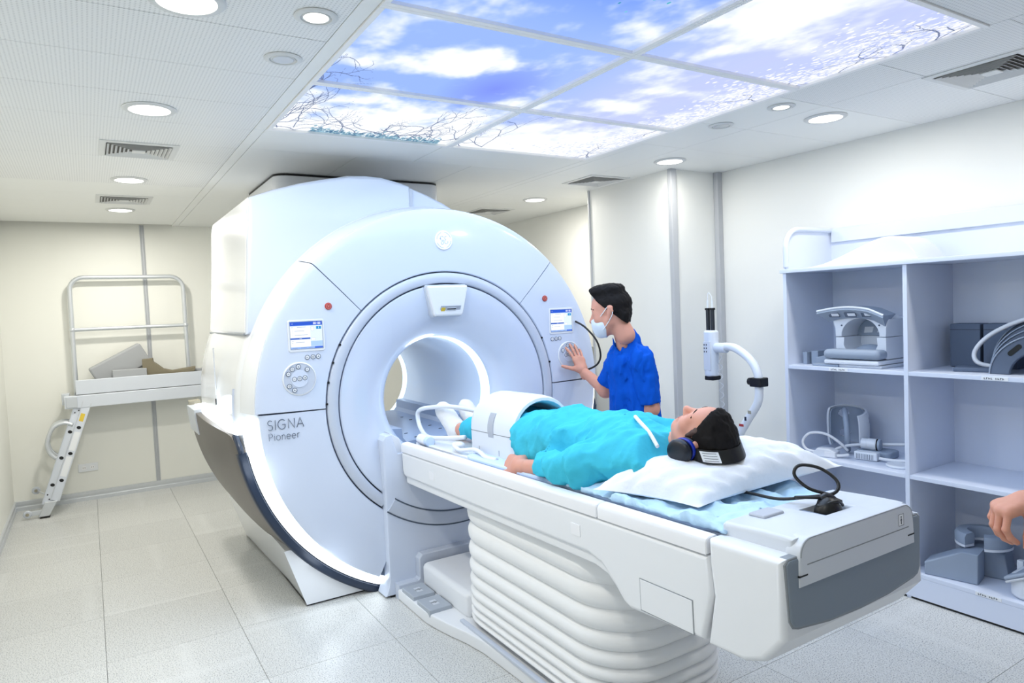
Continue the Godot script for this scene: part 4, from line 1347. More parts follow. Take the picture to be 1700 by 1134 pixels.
func bedding() -> void:
	var p := on_table(thing("mattress_pad", "flat pale blue pad lying along the table under the patient", "pad"))
	part(p, "pad", prism(rpoly(0.50, 1.60, 0.07, 6), 0.018, 0.006, 2).by(rot(Vector3.RIGHT, -90, Vector3(0.0, 0.005, 1.395))), "pad_blue", 50)
	var s := on_table(tag(part(self, "bed_sheet", cloth(46, 60, -0.268, 0.262, 1.44, 2.235, 0.023, 0.030, 4), "sheet_blue", 180), "crumpled light blue sheet under the white pillow", "sheet"))
	s.position = TABLE
	# pillow
	var g := G.new()
	var c := [Vector3(1.470, 0.935, -1.880), Vector3(1.575, 0.938, -1.490), Vector3(2.180, 0.990, -1.395), Vector3(2.150, 0.955, -1.860)]
	var n := FastNoiseLite.new()
	n.seed = 7
	n.frequency = 4.0
	n.fractal_octaves = 3
	var k := 44
	for side in 2:
		for j in k + 1:
			for i in k + 1:
				var u := float(i) / k
				var w := float(j) / k
				var a: Vector3 = (c[0] as Vector3).lerp(c[1], w)
				var b: Vector3 = (c[3] as Vector3).lerp(c[2], w)
				var q := a.lerp(b, u)
				var e := minf(minf(u, 1 - u) * 1.5, minf(w, 1 - w))
				var pin := 0.035 * sin(PI * u) * (1 - 2 * w) * pow(absf(1 - 2 * w), 6.0)
				q.z += pin
				q.x += 0.03 * sin(PI * w) * (1 - 2 * u) * pow(absf(1 - 2 * u), 6.0)
				var h := pow(clampf(1.0 - pow(2 * u - 1, 2), 0, 1), 0.6) * pow(clampf(1.0 - pow(2 * w - 1, 2), 0, 1), 0.6)
				var wr := n.get_noise_3d(q.x * 1.3, side * 3.0, q.z * 2.6) * 0.014 * smoothstep(0.0, 0.12, e) + sin((u - w * 0.6) * 46.0 + 5.0 * n.get_noise_2d(q.x, q.z)) * 0.006 * smoothstep(0.34, 0.04, e) * smoothstep(0.0, 0.04, e)
				var dent := 0.075 * exp(-pow((q.x - 1.80) / 0.12, 2) - pow((q.z + 1.66) / 0.16, 2))
				q.y += (0.148 * h + wr - dent * h) if side == 0 else -0.026 * h
				if side == 1 and q.y < 0.902: q.y = maxf(q.y, 0.897)
				g.v.append(q)
	var m := k + 1
	var o := m * m
	for j in k:
		for i in k:
			g.quad(j * m + i, j * m + i + 1, (j + 1) * m + i + 1, (j + 1) * m + i)
			g.quad(o + j * m + i, o + (j + 1) * m + i, o + (j + 1) * m + i + 1, o + j * m + i + 1)
	for i in k:
		for q in [[i, i + 1], [(i + 1) + k * m, i + k * m], [(i + 1) * m, i * m], [i * m + k, (i + 1) * m + k]]:
			g.quad(q[0], o + q[0], o + q[1], q[1])
	var pl := thing("pillow", "plump white pillow under the patient's head", "pillow")
	part(pl, "case", g.out(), "pillow", 180)
	# knee coil: a white barrel with rounded rims
	var kc := thing("knee_coil", "white barrel-shaped coil closed round the patient's knees", "coil", table_point(Vector3(0.02, 0.022, 0.0)) - Vector3(0, 0, TABLE.z - table_point(Vector3.ZERO).z))
	kc.position = Vector3(1.785, 0.868, -2.845)
	kc.rotation_degrees.x = PITCH
	var ol := PackedVector2Array()
	for q in [[0.175, 0.0], [0.178, 0.06], [0.178, 0.13]]:
		ol.append(Vector2(q[0], q[1]))
	for i in range(1, 14):
		var an := PI * i / 14.0
		ol.append(Vector2(cos(an) * 0.178, 0.13 + sin(an) * 0.165))
	for q in [[-0.178, 0.13], [-0.178, 0.06], [-0.175, 0.0], [-0.14, -0.012], [0.0, -0.014], [0.14, -0.012]]:
		ol.append(Vector2(q[0], q[1]))
	var half := func_upper(ol, true)
	for hi in [true, false]:
		part(kc, "upper_shell" if hi else "lower_shell", barrel(func_upper(ol, hi)), "coil_white", 50)
	part(kc, "split_line", prism(PackedVector2Array([Vector2(-0.1765, 0.114), Vector2(-0.1765, 0.118), Vector2(-0.14, 0.118), Vector2(-0.14, 0.114)]), 0.36).at(0, 0, -0.18), "joint")
	var la := lathe([[0.168, -0.025], [0.1815, -0.025], [0.1815, 0.025], [0.168, 0.025]], 12, 150, 192).by(Transform3D(Basis(Vector3.RIGHT, Vector3(0, 0.93, 0), Vector3.BACK), Vector3(0, 0.13, 0.02)))
	part(kc, "latch", la, "grey_pad", 30)
	for z in [-0.10, 0.09]:
		part(kc, "finger_slot", rbox(Vector3(0.008, 0.03, 0.012), 0.003).at(-0.176, 0.03, z), "grey_pad")
	part(kc, "foot_flange", bx(-0.20, 0.20, -0.016, 0.006, -0.20, 0.20, 0.005), "coil_white")
	# its cable, loose straps and connectors
	tag(part(self, "coil_cable", tube(spline([Vector3(1.62, 0.925, -3.12), Vector3(1.585, 0.905, -3.26), Vector3(1.575, 0.885, -3.44), Vector3(1.60, 0.885, -3.59), Vector3(1.62, 0.93, -3.70), Vector3(1.63, 1.00, -3.71), Vector3(1.66, 1.035, -3.55), Vector3(1.72, 1.04, -3.44), Vector3(1.83, 1.01, -3.38), Vector3(1.92, 0.98, -3.28), Vector3(1.93, 0.955, -3.12)], 8), 0.0125, 12), "cable_white", 180), "thick white cable looped from the knee coil round the patient's foot", "cable")
	var cn := on_table(thing("cable_connector", "short white cable plug lying on the table edge near the bore", "connector"))
	part(cn, "plug", prism(circle(0.030, 20), 0.11, 0.004, 2).by(rot(Vector3.UP, -4, Vector3(-0.215, 0.030, 0.03))), "table_edge", 40)
	part(cn, "end_cap", prism(circle(0.028, 20), 0.035, 0.004, 2).by(rot(Vector3.UP, -4, Vector3(-0.222, 0.030, 0.14))), "pad_blue", 40)
	var st := on_table(thing("fastening_strap", "loose white strap curled beside the knee coil", "strap"))
	var path := spline([Vector3(-0.165, 0.05, 0.42), Vector3(-0.215, 0.055, 0.44), Vector3(-0.225, 0.035, 0.52), Vector3(-0.19, 0.045, 0.60), Vector3(-0.195, 0.040, 0.68), Vector3(-0.21, 0.028, 0.76), Vector3(-0.20, 0.026, 0.84)], 6)
	part(st, "strap", tube(path, 0.012, 8).by(Transform3D(Basis.from_scale(Vector3(1, 0.85, 1)), Vector3(0, 0.002, 0))), "cable_white", 180)
	part(st, "buckle", ball(Vector3(-0.20, 0.048, 0.47), Vector3(0.028, 0.016, 0.03), 12), "cable_white", 180)
	# call bulb and its black lead in the tray of the lid
	var cb := on_table(thing("call_bulb", "black squeeze bulb with a coiled lead, in the tray at the table's end", "call bulb"))
	part(cb, "bulb", ball(Vector3(0.045, 0.048, 2.345), Vector3(0.046, 0.044, 0.036), 16), "black", 180)
	part(cb, "collar", tube(spline([Vector3(0.07, 0.045, 2.35), Vector3(0.085, 0.07, 2.345), Vector3(0.06, 0.092, 2.335), Vector3(0.03, 0.085, 2.33)], 5), 0.009, 8), "metal_dark", 180)
	part(cb, "cap", ball(Vector3(0.06, 0.066, 2.358), Vector3(0.018, 0.016, 0.014), 12), "alu", 180)
	var lead := spline([Vector3(0.05, 0.05, 2.02), Vector3(0.02, 0.060, 2.10), Vector3(0.015, 0.064, 2.20), Vector3(0.04, 0.080, 2.28), Vector3(0.085, 0.095, 2.34), Vector3(0.11, 0.125, 2.335), Vector3(0.095, 0.160, 2.29), Vector3(0.06, 0.168, 2.245), Vector3(0.04, 0.140, 2.24), Vector3(0.05, 0.105, 2.28), Vector3(0.08, 0.088, 2.33), Vector3(0.045, 0.084, 2.30), Vector3(0.0, 0.085, 2.27), Vector3(0.03, 0.09, 2.33), Vector3(0.085, 0.075, 2.36), Vector3(0.06, 0.085, 2.32), Vector3(0.01, 0.07, 2.34), Vector3(0.05, 0.083, 2.37), Vector3(0.10, 0.06, 2.355)], 6)
	part(cb, "lead", tube(lead, 0.0052, 7), "black", 180)

func func_upper(ol: PackedVector2Array, hi: bool) -> PackedVector2Array:
	var o := PackedVector2Array()
	if hi:
		o.append(Vector2(0.178, 0.118))
		for q in ol:
			if q.y > 0.119: o.append(q)
		o.append(Vector2(-0.178, 0.118))
	else:
		o.append(Vector2(-0.178, 0.115))
		for q in [[-0.178, 0.06], [-0.180, 0.0], [-0.15, -0.012], [0.0, -0.014], [0.15, -0.012], [0.180, 0.0], [0.178, 0.06]]:
			o.append(Vector2(q[0], q[1]))
		o.append(Vector2(0.178, 0.115))
	return o

func barrel(p: PackedVector2Array) -> G:      # an open shell of that outline with thick rounded ends
	var mid := Vector2(0, 0.13)
	var rings := []
	for q in [[0.77, -0.15], [0.79, -0.18], [0.86, -0.20], [0.95, -0.192], [1.0, -0.165], [1.0, 0.14], [0.985, 0.178], [0.93, 0.208], [0.85, 0.210], [0.79, 0.188], [0.765, 0.15], [0.77, -0.15]]:
		var r := PackedVector3Array()
		for v in p:
			var w: Vector2 = mid + (v - mid) * q[0]
			r.append(Vector3(w.x, maxf(w.y, v.y) if v.y < 0.0 else (v.y if absf(v.y - 0.1165) < 0.004 else w.y), q[1]))
		rings.append(r)
	return loft(rings, false, false).out()

# ---- people ----
# A head, chin to crown 0.23 m, face towards +z, middle at the origin. Skin and hair are separate grids of fine cells.
func head_skin(neck: Array) -> G:
	var e := Basis()
	var p := [
		[Vector3(0, 0.028, -0.012), e, Vector3(0.075, 0.088, 0.096)],
		[Vector3(0, -0.040, 0.022), e, Vector3(0.058, 0.072, 0.062)],
		[Vector3(0, -0.088, 0.045), Vector3(0, -0.096, 0.060), 0.030, 0.019],
		[Vector3(-0.052, -0.045, 0.0), Vector3(-0.020, -0.092, 0.048), 0.024, 0.018],
		[Vector3(0.052, -0.045, 0.0), Vector3(0.020, -0.092, 0.048), 0.024, 0.018],
		[Vector3(-0.036, -0.026, 0.052), e, Vector3(0.026, 0.024, 0.026)],
		[Vector3(0.036, -0.026, 0.052), e, Vector3(0.026, 0.024, 0.026)],
		[Vector3(-0.036, 0.026, 0.070), Vector3(0.036, 0.026, 0.070), 0.013, 0.013],
		[Vector3(0, 0.050, 0.050), e, Vector3(0.052, 0.040, 0.036)]]
	var q := [
		[Vector3(0, 0.020, 0.080), Vector3(0, -0.030, 0.102), 0.0085, 0.011, 0.012],
		[Vector3(-0.009, -0.036, 0.090), Vector3(0.009, -0.036, 0.090), 0.0095, 0.0095, 0.010],
		[Vector3(0, -0.034, 0.102), Vector3(0, -0.035, 0.103), 0.0105, 0.0105, 0.010],
		[Vector3(-0.018, -0.064, 0.074), Vector3(0.018, -0.064, 0.074), 0.0065, 0.0065, 0.012],
		[Vector3(-0.015, -0.073, 0.074), Vector3(0.015, -0.073, 0.074), 0.0070, 0.0070, 0.010],
		[Vector3(-0.033, 0.004, 0.064), e, Vector3(0.019, 0.013, 0.015)],
		[Vector3(0.033, 0.004, 0.064), e, Vector3(0.019, 0.013, 0.015)]]
	for s in [-1.0, 1.0]:
		var b := Basis(Vector3.UP, deg_to_rad(22 * s)) * Basis(Vector3.RIGHT, deg_to_rad(-12))
		q.append([Vector3(0.078 * s, -0.004, -0.012), Vector3(0.082 * s, 0.026, -0.016), 0.010, 0.011, 0.01])
		q.append([Vector3(0.078 * s, -0.032, -0.002), Vector3(0.084 * s, 0.026, -0.022), 0.008, 0.010, 0.012])
		q.append([Vector3(0.086 * s, 0.030, -0.012), Vector3(0.088 * s, 0.008, -0.030), 0.006, 0.006, 0.008])
	return body(p + neck + q, 0.0038, 0.024)

class Strands extends Bump:
	var n := FastNoiseLite.new()
	func push(p: Vector3) -> float:
		return 0.0055 * n.get_noise_3d(p.x * 1.5, p.y * 0.6, p.z * 0.6) + 0.0025 * n.get_noise_3d(p.x * 5.0, p.y * 2.0, p.z * 2.0)

func strands() -> Strands:
	var s := Strands.new()
	s.n.frequency = 38.0
	s.n.seed = 2
	return s

# A right hand: wrist at the origin, fingers towards +y, palm towards +z, thumb on the -x side (mirror it for a left hand).
# curl gives the bend of each finger's three joints in degrees, fan the spread, thumb its bend and opening.
func hand(curl: Array, fan: float, thumb: Array, cell := 0.0035) -> G:
	var p := [
		[Vector3(0, -0.03, 0), Vector3(0, 0.015, 0), 0.026, 0.027, 0.02],
		[Vector3(-0.020, 0.02, 0.002), Vector3(-0.026, 0.082, 0), 0.018, 0.0135, 0.018],
		[Vector3(-0.004, 0.02, 0.002), Vector3(-0.006, 0.088, 0), 0.018, 0.0135, 0.018],
		[Vector3(0.010, 0.02, 0.002), Vector3(0.014, 0.084, 0), 0.018, 0.013, 0.018],
		[Vector3(0.020, 0.02, 0.002), Vector3(0.031, 0.075, 0), 0.017, 0.0115, 0.018]]
	var base := [Vector3(-0.028, 0.088, 0), Vector3(-0.007, 0.094, 0), Vector3(0.014, 0.089, 0), Vector3(0.033, 0.078, 0)]
	var long := [[0.042, 0.026, 0.022], [0.046, 0.030, 0.023], [0.043, 0.028, 0.023], [0.033, 0.021, 0.020]]
	var rad := [0.0092, 0.0095, 0.009, 0.008]
	for f in 4:
		var at: Vector3 = base[f]
		var side := deg_to_rad(fan * (f - 1.4) * -1.0)
		var a := 0.0
		p.append([at - Vector3(0, 0.012, 0), at, 0.0115, rad[f] + 0.0012, 0.010])
		for j in 3:
			a += deg_to_rad(curl[f][j])
			var dir := Vector3(-sin(side) * cos(a), cos(side) * cos(a), sin(a))
			var to: Vector3 = at + dir * long[f][j]
			p.append([at, to, rad[f] - 0.0006 * j, rad[f] - 0.0006 * (j + 1), 0.004])
			at = to
	var t0 := Vector3(-0.020, 0.022, 0.010)
	var open := deg_to_rad(thumb[0])
	var d0 := Vector3(-sin(open), cos(open) * 0.85, thumb[1]).normalized()
	var t1 := t0 + d0 * 0.042
	var d1 := (d0 + Vector3(thumb[2], 0.25, thumb[3])).normalized()
	var t2 := t1 + d1 * 0.033
	var d2 := (d1 + Vector3(thumb[2], 0.1, thumb[3]) * 0.8).normalized()
	p.append([t0, t1, 0.018, 0.0125, 0.014])
	p.append([t1, t2, 0.0118, 0.0108, 0.004])
	p.append([t2, t2 + d2 * 0.026, 0.0106, 0.0085, 0.004])
	return body(p, cell, 0.010)

func frame(o: Vector3, y: Vector3, z: Vector3, s := 1.0, mirror := false) -> Transform3D:     # y along the fingers, z out of the palm
	y = y.normalized()
	z = (z - y * z.dot(y)).normalized()
	var x := y.cross(z)
	return Transform3D(Basis(x * (-s if mirror else s), y * s, z * s), o)

const FIST := [[72, 95, 60], [76, 98, 62], [78, 98, 62], [80, 96, 60]]
const OPEN := [[4, 8, 6], [2, 6, 5], [4, 8, 6], [8, 10, 8]]
const EASY := [[22, 28, 18], [26, 32, 20], [30, 34, 22], [34, 36, 24]]

func patient() -> void:
	var o := thing("person", "man in a turquoise gown lying on his back on the patient table", "person")
	var hc := Vector3(1.795, 1.112, -1.665)
	var hy := Vector3(0, 0.30, 0.954).normalized()
	var hb := Basis(Vector3(-1, 0, 0), hy, Vector3(-1, 0, 0).cross(hy)) * Basis(Vector3.UP, deg_to_rad(8))
	var ht := Transform3D(hb * 0.99, hc)
	var skin := G.new()
	skin.put(head_skin([[Vector3(0, -0.045, -0.012), Vector3(0, -0.18, -0.035), 0.054, 0.058, 0.03]]), ht)
	var neck := Vector3(1.790, 1.045, -1.85)
	var prims := [
		[hc + hb * Vector3(0, -0.09, -0.02), neck, 0.050, 0.060],
		[Vector3(1.67, 1.005, -1.87), Vector3(1.90, 1.005, -1.87), 0.070, 0.070],
		[Vector3(1.76, 1.0, -1.95), Vector3(1.76, 0.99, -2.42), 0.082, 0.08],
		[Vector3(1.81, 1.0, -1.95), Vector3(1.81, 0.99, -2.42), 0.082, 0.08],
		[Vector3(1.74, 1.00, -2.48), Vector3(1.72, 1.00, -2.86), 0.085, 0.065],
		[Vector3(1.83, 1.00, -2.48), Vector3(1.86, 1.00, -2.86), 0.085, 0.065],
		[Vector3(1.72, 1.00, -2.86), Vector3(1.735, 0.915, -3.39), 0.06, 0.038],
		[Vector3(1.86, 1.00, -2.86), Vector3(1.865, 0.915, -3.39), 0.06, 0.038],
		[Vector3(1.735, 0.90, -3.41), Vector3(1.73, 0.975, -3.54), 0.036, 0.03],
		[Vector3(1.865, 0.90, -3.41), Vector3(1.87, 0.975, -3.54), 0.036, 0.03],
		[Vector3(1.66, 1.010, -1.85), Vector3(1.56, 0.965, -2.04), 0.042, 0.036],
		[Vector3(1.56, 0.955, -2.04), Vector3(1.545, 0.900, -2.46), 0.039, 0.033],
		[Vector3(1.95, 1.015, -1.82), Vector3(2.06, 0.955, -2.05), 0.05, 0.040],
		[Vector3(2.06, 0.955, -2.05), Vector3(2.03, 0.915, -2.33), 0.040, 0.029]]
	skin.put(body(prims, 0.013, 0.03))
	var fist := hand(FIST, 1.0, [48, 0.62, 0.42, 0.55])
	skin.put(fist, frame(Vector3(1.543, 0.900, -2.465), Vector3(0.03, -0.12, -1), Vector3(0.85, -0.5, 0), 1.26))
	skin.put(hand(EASY, 2.0, [40, 0.3, 0.2, 0.3], 0.005), frame(Vector3(2.03, 0.915, -2.34), Vector3(0.0, -0.2, -1), Vector3(-0.6, -0.7, 0), 1.1, true))
	part(o, "body", skin, "skin", 180)
	# hair, brows, closed eyes, mouth, stubble
	var hp := [[Vector3(0, 0.036, -0.018), Basis(), Vector3(0.082, 0.089, 0.098)], [Vector3(0, 0.088, 0.036), Basis(), Vector3(0.054, 0.028, 0.046)]]
	var hair := body(hp, 0.0045, 0.02, strands(), [[Vector3(0, 0.060, 0.046), Vector3(0, -0.62, 0.78)], [Vector3(0, -0.045, -0.03), Vector3(0, -0.9, 0.44)]], [])
	part(o, "hair", G.new().put(hair, ht), "hair", 180)
	for s in [-1.0, 1.0]:
		part(o, "eyebrow", G.new().put(tube(spline([Vector3(0.014 * s, 0.026, 0.0900), Vector3(0.034 * s, 0.031, 0.0865), Vector3(0.054 * s, 0.024, 0.071)], 5), 0.0034, 6), ht), "hair", 180)
		part(o, "eyelashes", G.new().put(tube(spline([Vector3(0.018 * s, -0.001, 0.0800), Vector3(0.033 * s, -0.005, 0.0825), Vector3(0.044 * s, -0.004, 0.0785)], 5), 0.0022, 5), ht), "hair", 180)
		part(o, "sideburn", G.new().put(body([[Vector3(0.066 * s, 0.038, 0.026), Vector3(0.071 * s, -0.006, 0.018), 0.012, 0.008]], 0.004, 0.01, strands()), ht), "stubble", 180)
	part(o, "lips", G.new().put(body([[Vector3(-0.019, -0.0645, 0.0790), Vector3(0.019, -0.0645, 0.0790), 0.0052, 0.0052], [Vector3(-0.015, -0.0725, 0.0790), Vector3(0.015, -0.0725, 0.0790), 0.0056, 0.0056]], 0.003, 0.004), ht), "lips", 180)
	# gown: tunic with wide sleeves, trousers down to the ankles, socks
	var tb := folds(31, 5.0, Vector3(0.8, 0.7, 1.9), 0.026, Basis(Vector3.UP, deg_to_rad(38)) * Basis(Vector3.BACK, deg_to_rad(30)))
	var tun := [
		[Vector3(1.69, 1.020, -1.85), Vector3(1.89, 1.020, -1.85), 0.096, 0.096],
		[Vector3(1.785, 1.012, -2.03), Basis(), Vector3(0.185, 0.135, 0.24)],
		[Vector3(1.785, 1.000, -2.35), Basis(), Vector3(0.180, 0.122, 0.32)],
		[Vector3(1.73, 0.985, -2.40), Vector3(1.715, 0.975, -2.62), 0.112, 0.105],
		[Vector3(1.85, 0.985, -2.40), Vector3(1.86, 0.980, -2.62), 0.112, 0.105],
		[Vector3(1.66, 0.93, -2.10), Vector3(1.655, 0.93, -2.58), 0.055, 0.055],
		[Vector3(1.91, 0.93, -2.10), Vector3(1.915, 0.93, -2.58), 0.055, 0.055],
		[Vector3(1.665, 1.025, -1.82), Vector3(1.560, 0.975, -2.03), 0.084, 0.070],
		[Vector3(1.555, 0.960, -2.02), Vector3(1.540, 0.925, -2.27), 0.074, 0.056],
		[Vector3(1.925, 1.020, -1.80), Vector3(2.055, 0.965, -2.03), 0.085, 0.07],
		[Vector3(2.055, 0.965, -2.03), Vector3(2.035, 0.93, -2.22), 0.07, 0.055]]
	var tunic := body(tun, 0.0085, 0.040, tb, [[Vector3(0, 0, -2.665), Vector3(0, 0, -1)], [Vector3(0, 0.900, -2.0), Vector3(0, -1, -0.024)], [Vector3(1.790, 1.080, -1.785), Vector3(0, 0.55, 0.83)]])
	part(o, "tunic", tunic, "gown", 180)
	var leg := [
		[Vector3(1.73, 0.985, -2.45), Vector3(1.72, 0.995, -2.86), 0.108, 0.084],
		[Vector3(1.85, 0.985, -2.45), Vector3(1.86, 0.995, -2.86), 0.108, 0.084],
		[Vector3(1.72, 0.995, -2.86), Vector3(1.735, 0.925, -3.34), 0.084, 0.052],
		[Vector3(1.86, 0.995, -2.86), Vector3(1.865, 0.925, -3.34), 0.084, 0.052]]
	part(o, "trousers", body(leg, 0.011, 0.02, folds(33, 6.0, Vector3(1, 1, 1.6), 0.012), [[Vector3(0, 0.92, -3.305), Vector3(0, 0.15, -1)], [Vector3(0, 0.885, -2.9), Vector3(0, -1, -0.024)]]), "gown", 180)
	for s in [-1.0, 1.0]:
		var x: float = 1.80 + 0.066 * s
		var sk := [
			[Vector3(x, 0.922, -3.36), Vector3(x, 0.898, -3.41), 0.043, 0.043],
			[Vector3(x, 0.895, -3.42), Vector3(x, 0.895, -3.43), 0.044, 0.044],
			[Vector3(x, 0.915, -3.44), Vector3(x + 0.008 * s, 1.000, -3.57), 0.054, 0.046],
			[Vector3(x, 0.93, -3.49), Vector3(x + 0.010 * s, 1.015, -3.59), 0.036, 0.034]]
		part(o, "sock", body(sk, 0.006, 0.03, folds(40, 14.0, Vector3.ONE, 0.003), [[Vector3(x, 0.925, -3.382), Vector3(0, 0.3, 0.95)]]), "sock", 180)
	# piping at the neck
	part(o, "neck_piping", tube(spline([Vector3(1.735, 1.152, -1.945), Vector3(1.703, 1.143, -1.885), Vector3(1.679, 1.117, -1.812), Vector3(1.664, 1.076, -1.755)], 8), 0.0072, 8), "label_white", 180)
	# ear defenders
	var e := thing("ear_defenders", "dark navy ear defenders with a wide black band worn by the lying man", "ear defenders")
	for s in [-1.0, 1.0]:
		var cup: Transform3D = Transform3D(ht.basis * Basis(Vector3.UP, PI / 2 * -s), ht * Vector3(0.083 * s, -0.012, -0.022))
		part(e, "cushion", G.new().put(prism(circle(0.040, 24, 0.048), 0.020, 0.008, 3), cup.translated_local(Vector3(0, 0, -0.010))), "black", 50)
		part(e, "blue_rim", G.new().put(prism(circle(0.043, 24, 0.051), 0.014, 0.004, 2), cup.translated_local(Vector3(0, 0, -0.026))), "ear_blue", 50)
		part(e, "ear_cup", G.new().put(prism(circle(0.045, 24, 0.053), 0.036, 0.018, 4), cup.translated_local(Vector3(0, 0, -0.058))), "ear_navy", 50)
	# the band runs from cup to cup behind the crown, as the photo shows it, lying on the pillow
	var band := []
	for k in 25:
		var a := PI * k / 24.0
		band.append(Vector3(-cos(a) * 0.099, 0.004 + sin(a) * 0.112, -0.036 - sin(a) * 0.052))
	var prof := [Vector2(-0.003, -0.024), Vector2(0.003, -0.024), Vector2(0.003, 0.024), Vector2(-0.003, 0.024)]
	var rings := []
	for k in 25:
		var a := PI * k / 24.0
		var nrm := Vector3(-cos(a), sin(a), 0)
		var ring := PackedVector3Array()
		for q in prof:
			ring.append(ht * (band[k] + nrm * q.x + Vector3(0, 0, q.y)))
		rings.append(ring)
	part(e, "head_band", loft(rings), "black", 50)
	var lb := []
	for k in range(17, 22):
		var a := PI * k / 24.0
		var nrm := Vector3(-cos(a), sin(a), 0)
		var ring := PackedVector3Array()
		for q in [Vector2(0.003, -0.020), Vector2(0.0042, -0.020), Vector2(0.0042, 0.018), Vector2(0.003, 0.018)]:
			ring.append(ht * (band[k] + nrm * q.x + Vector3(0, 0, q.y)))
		lb.append(ring)
	var sticker := part(e, "paper_label", loft(lb), "label_white", 40)
	for j in 4:
		var ln := PackedVector3Array()
		for k in range(17, 21):
			var a := PI * (k + 0.5) / 24.0
			ln.append(ht * (Vector3(-cos(a) * 0.1035, 0.004 + sin(a) * 0.1165, -0.036 - sin(a) * 0.052 + 0.012 - 0.009 * j)))
		part(sticker, "print_line", tube(ln, 0.0008, 5), "label_print")

func hemline() -> G:
	return tube(spline([Vector3(1.585, 0.915, -2.655), Vector3(1.600, 1.00, -2.662), Vector3(1.66, 1.075, -2.664), Vector3(1.72, 1.086, -2.665), Vector3(1.785, 1.062, -2.665), Vector3(1.85, 1.090, -2.665), Vector3(1.92, 1.075, -2.664), Vector3(1.965, 1.0, -2.662)], 6), 0.004, 6)

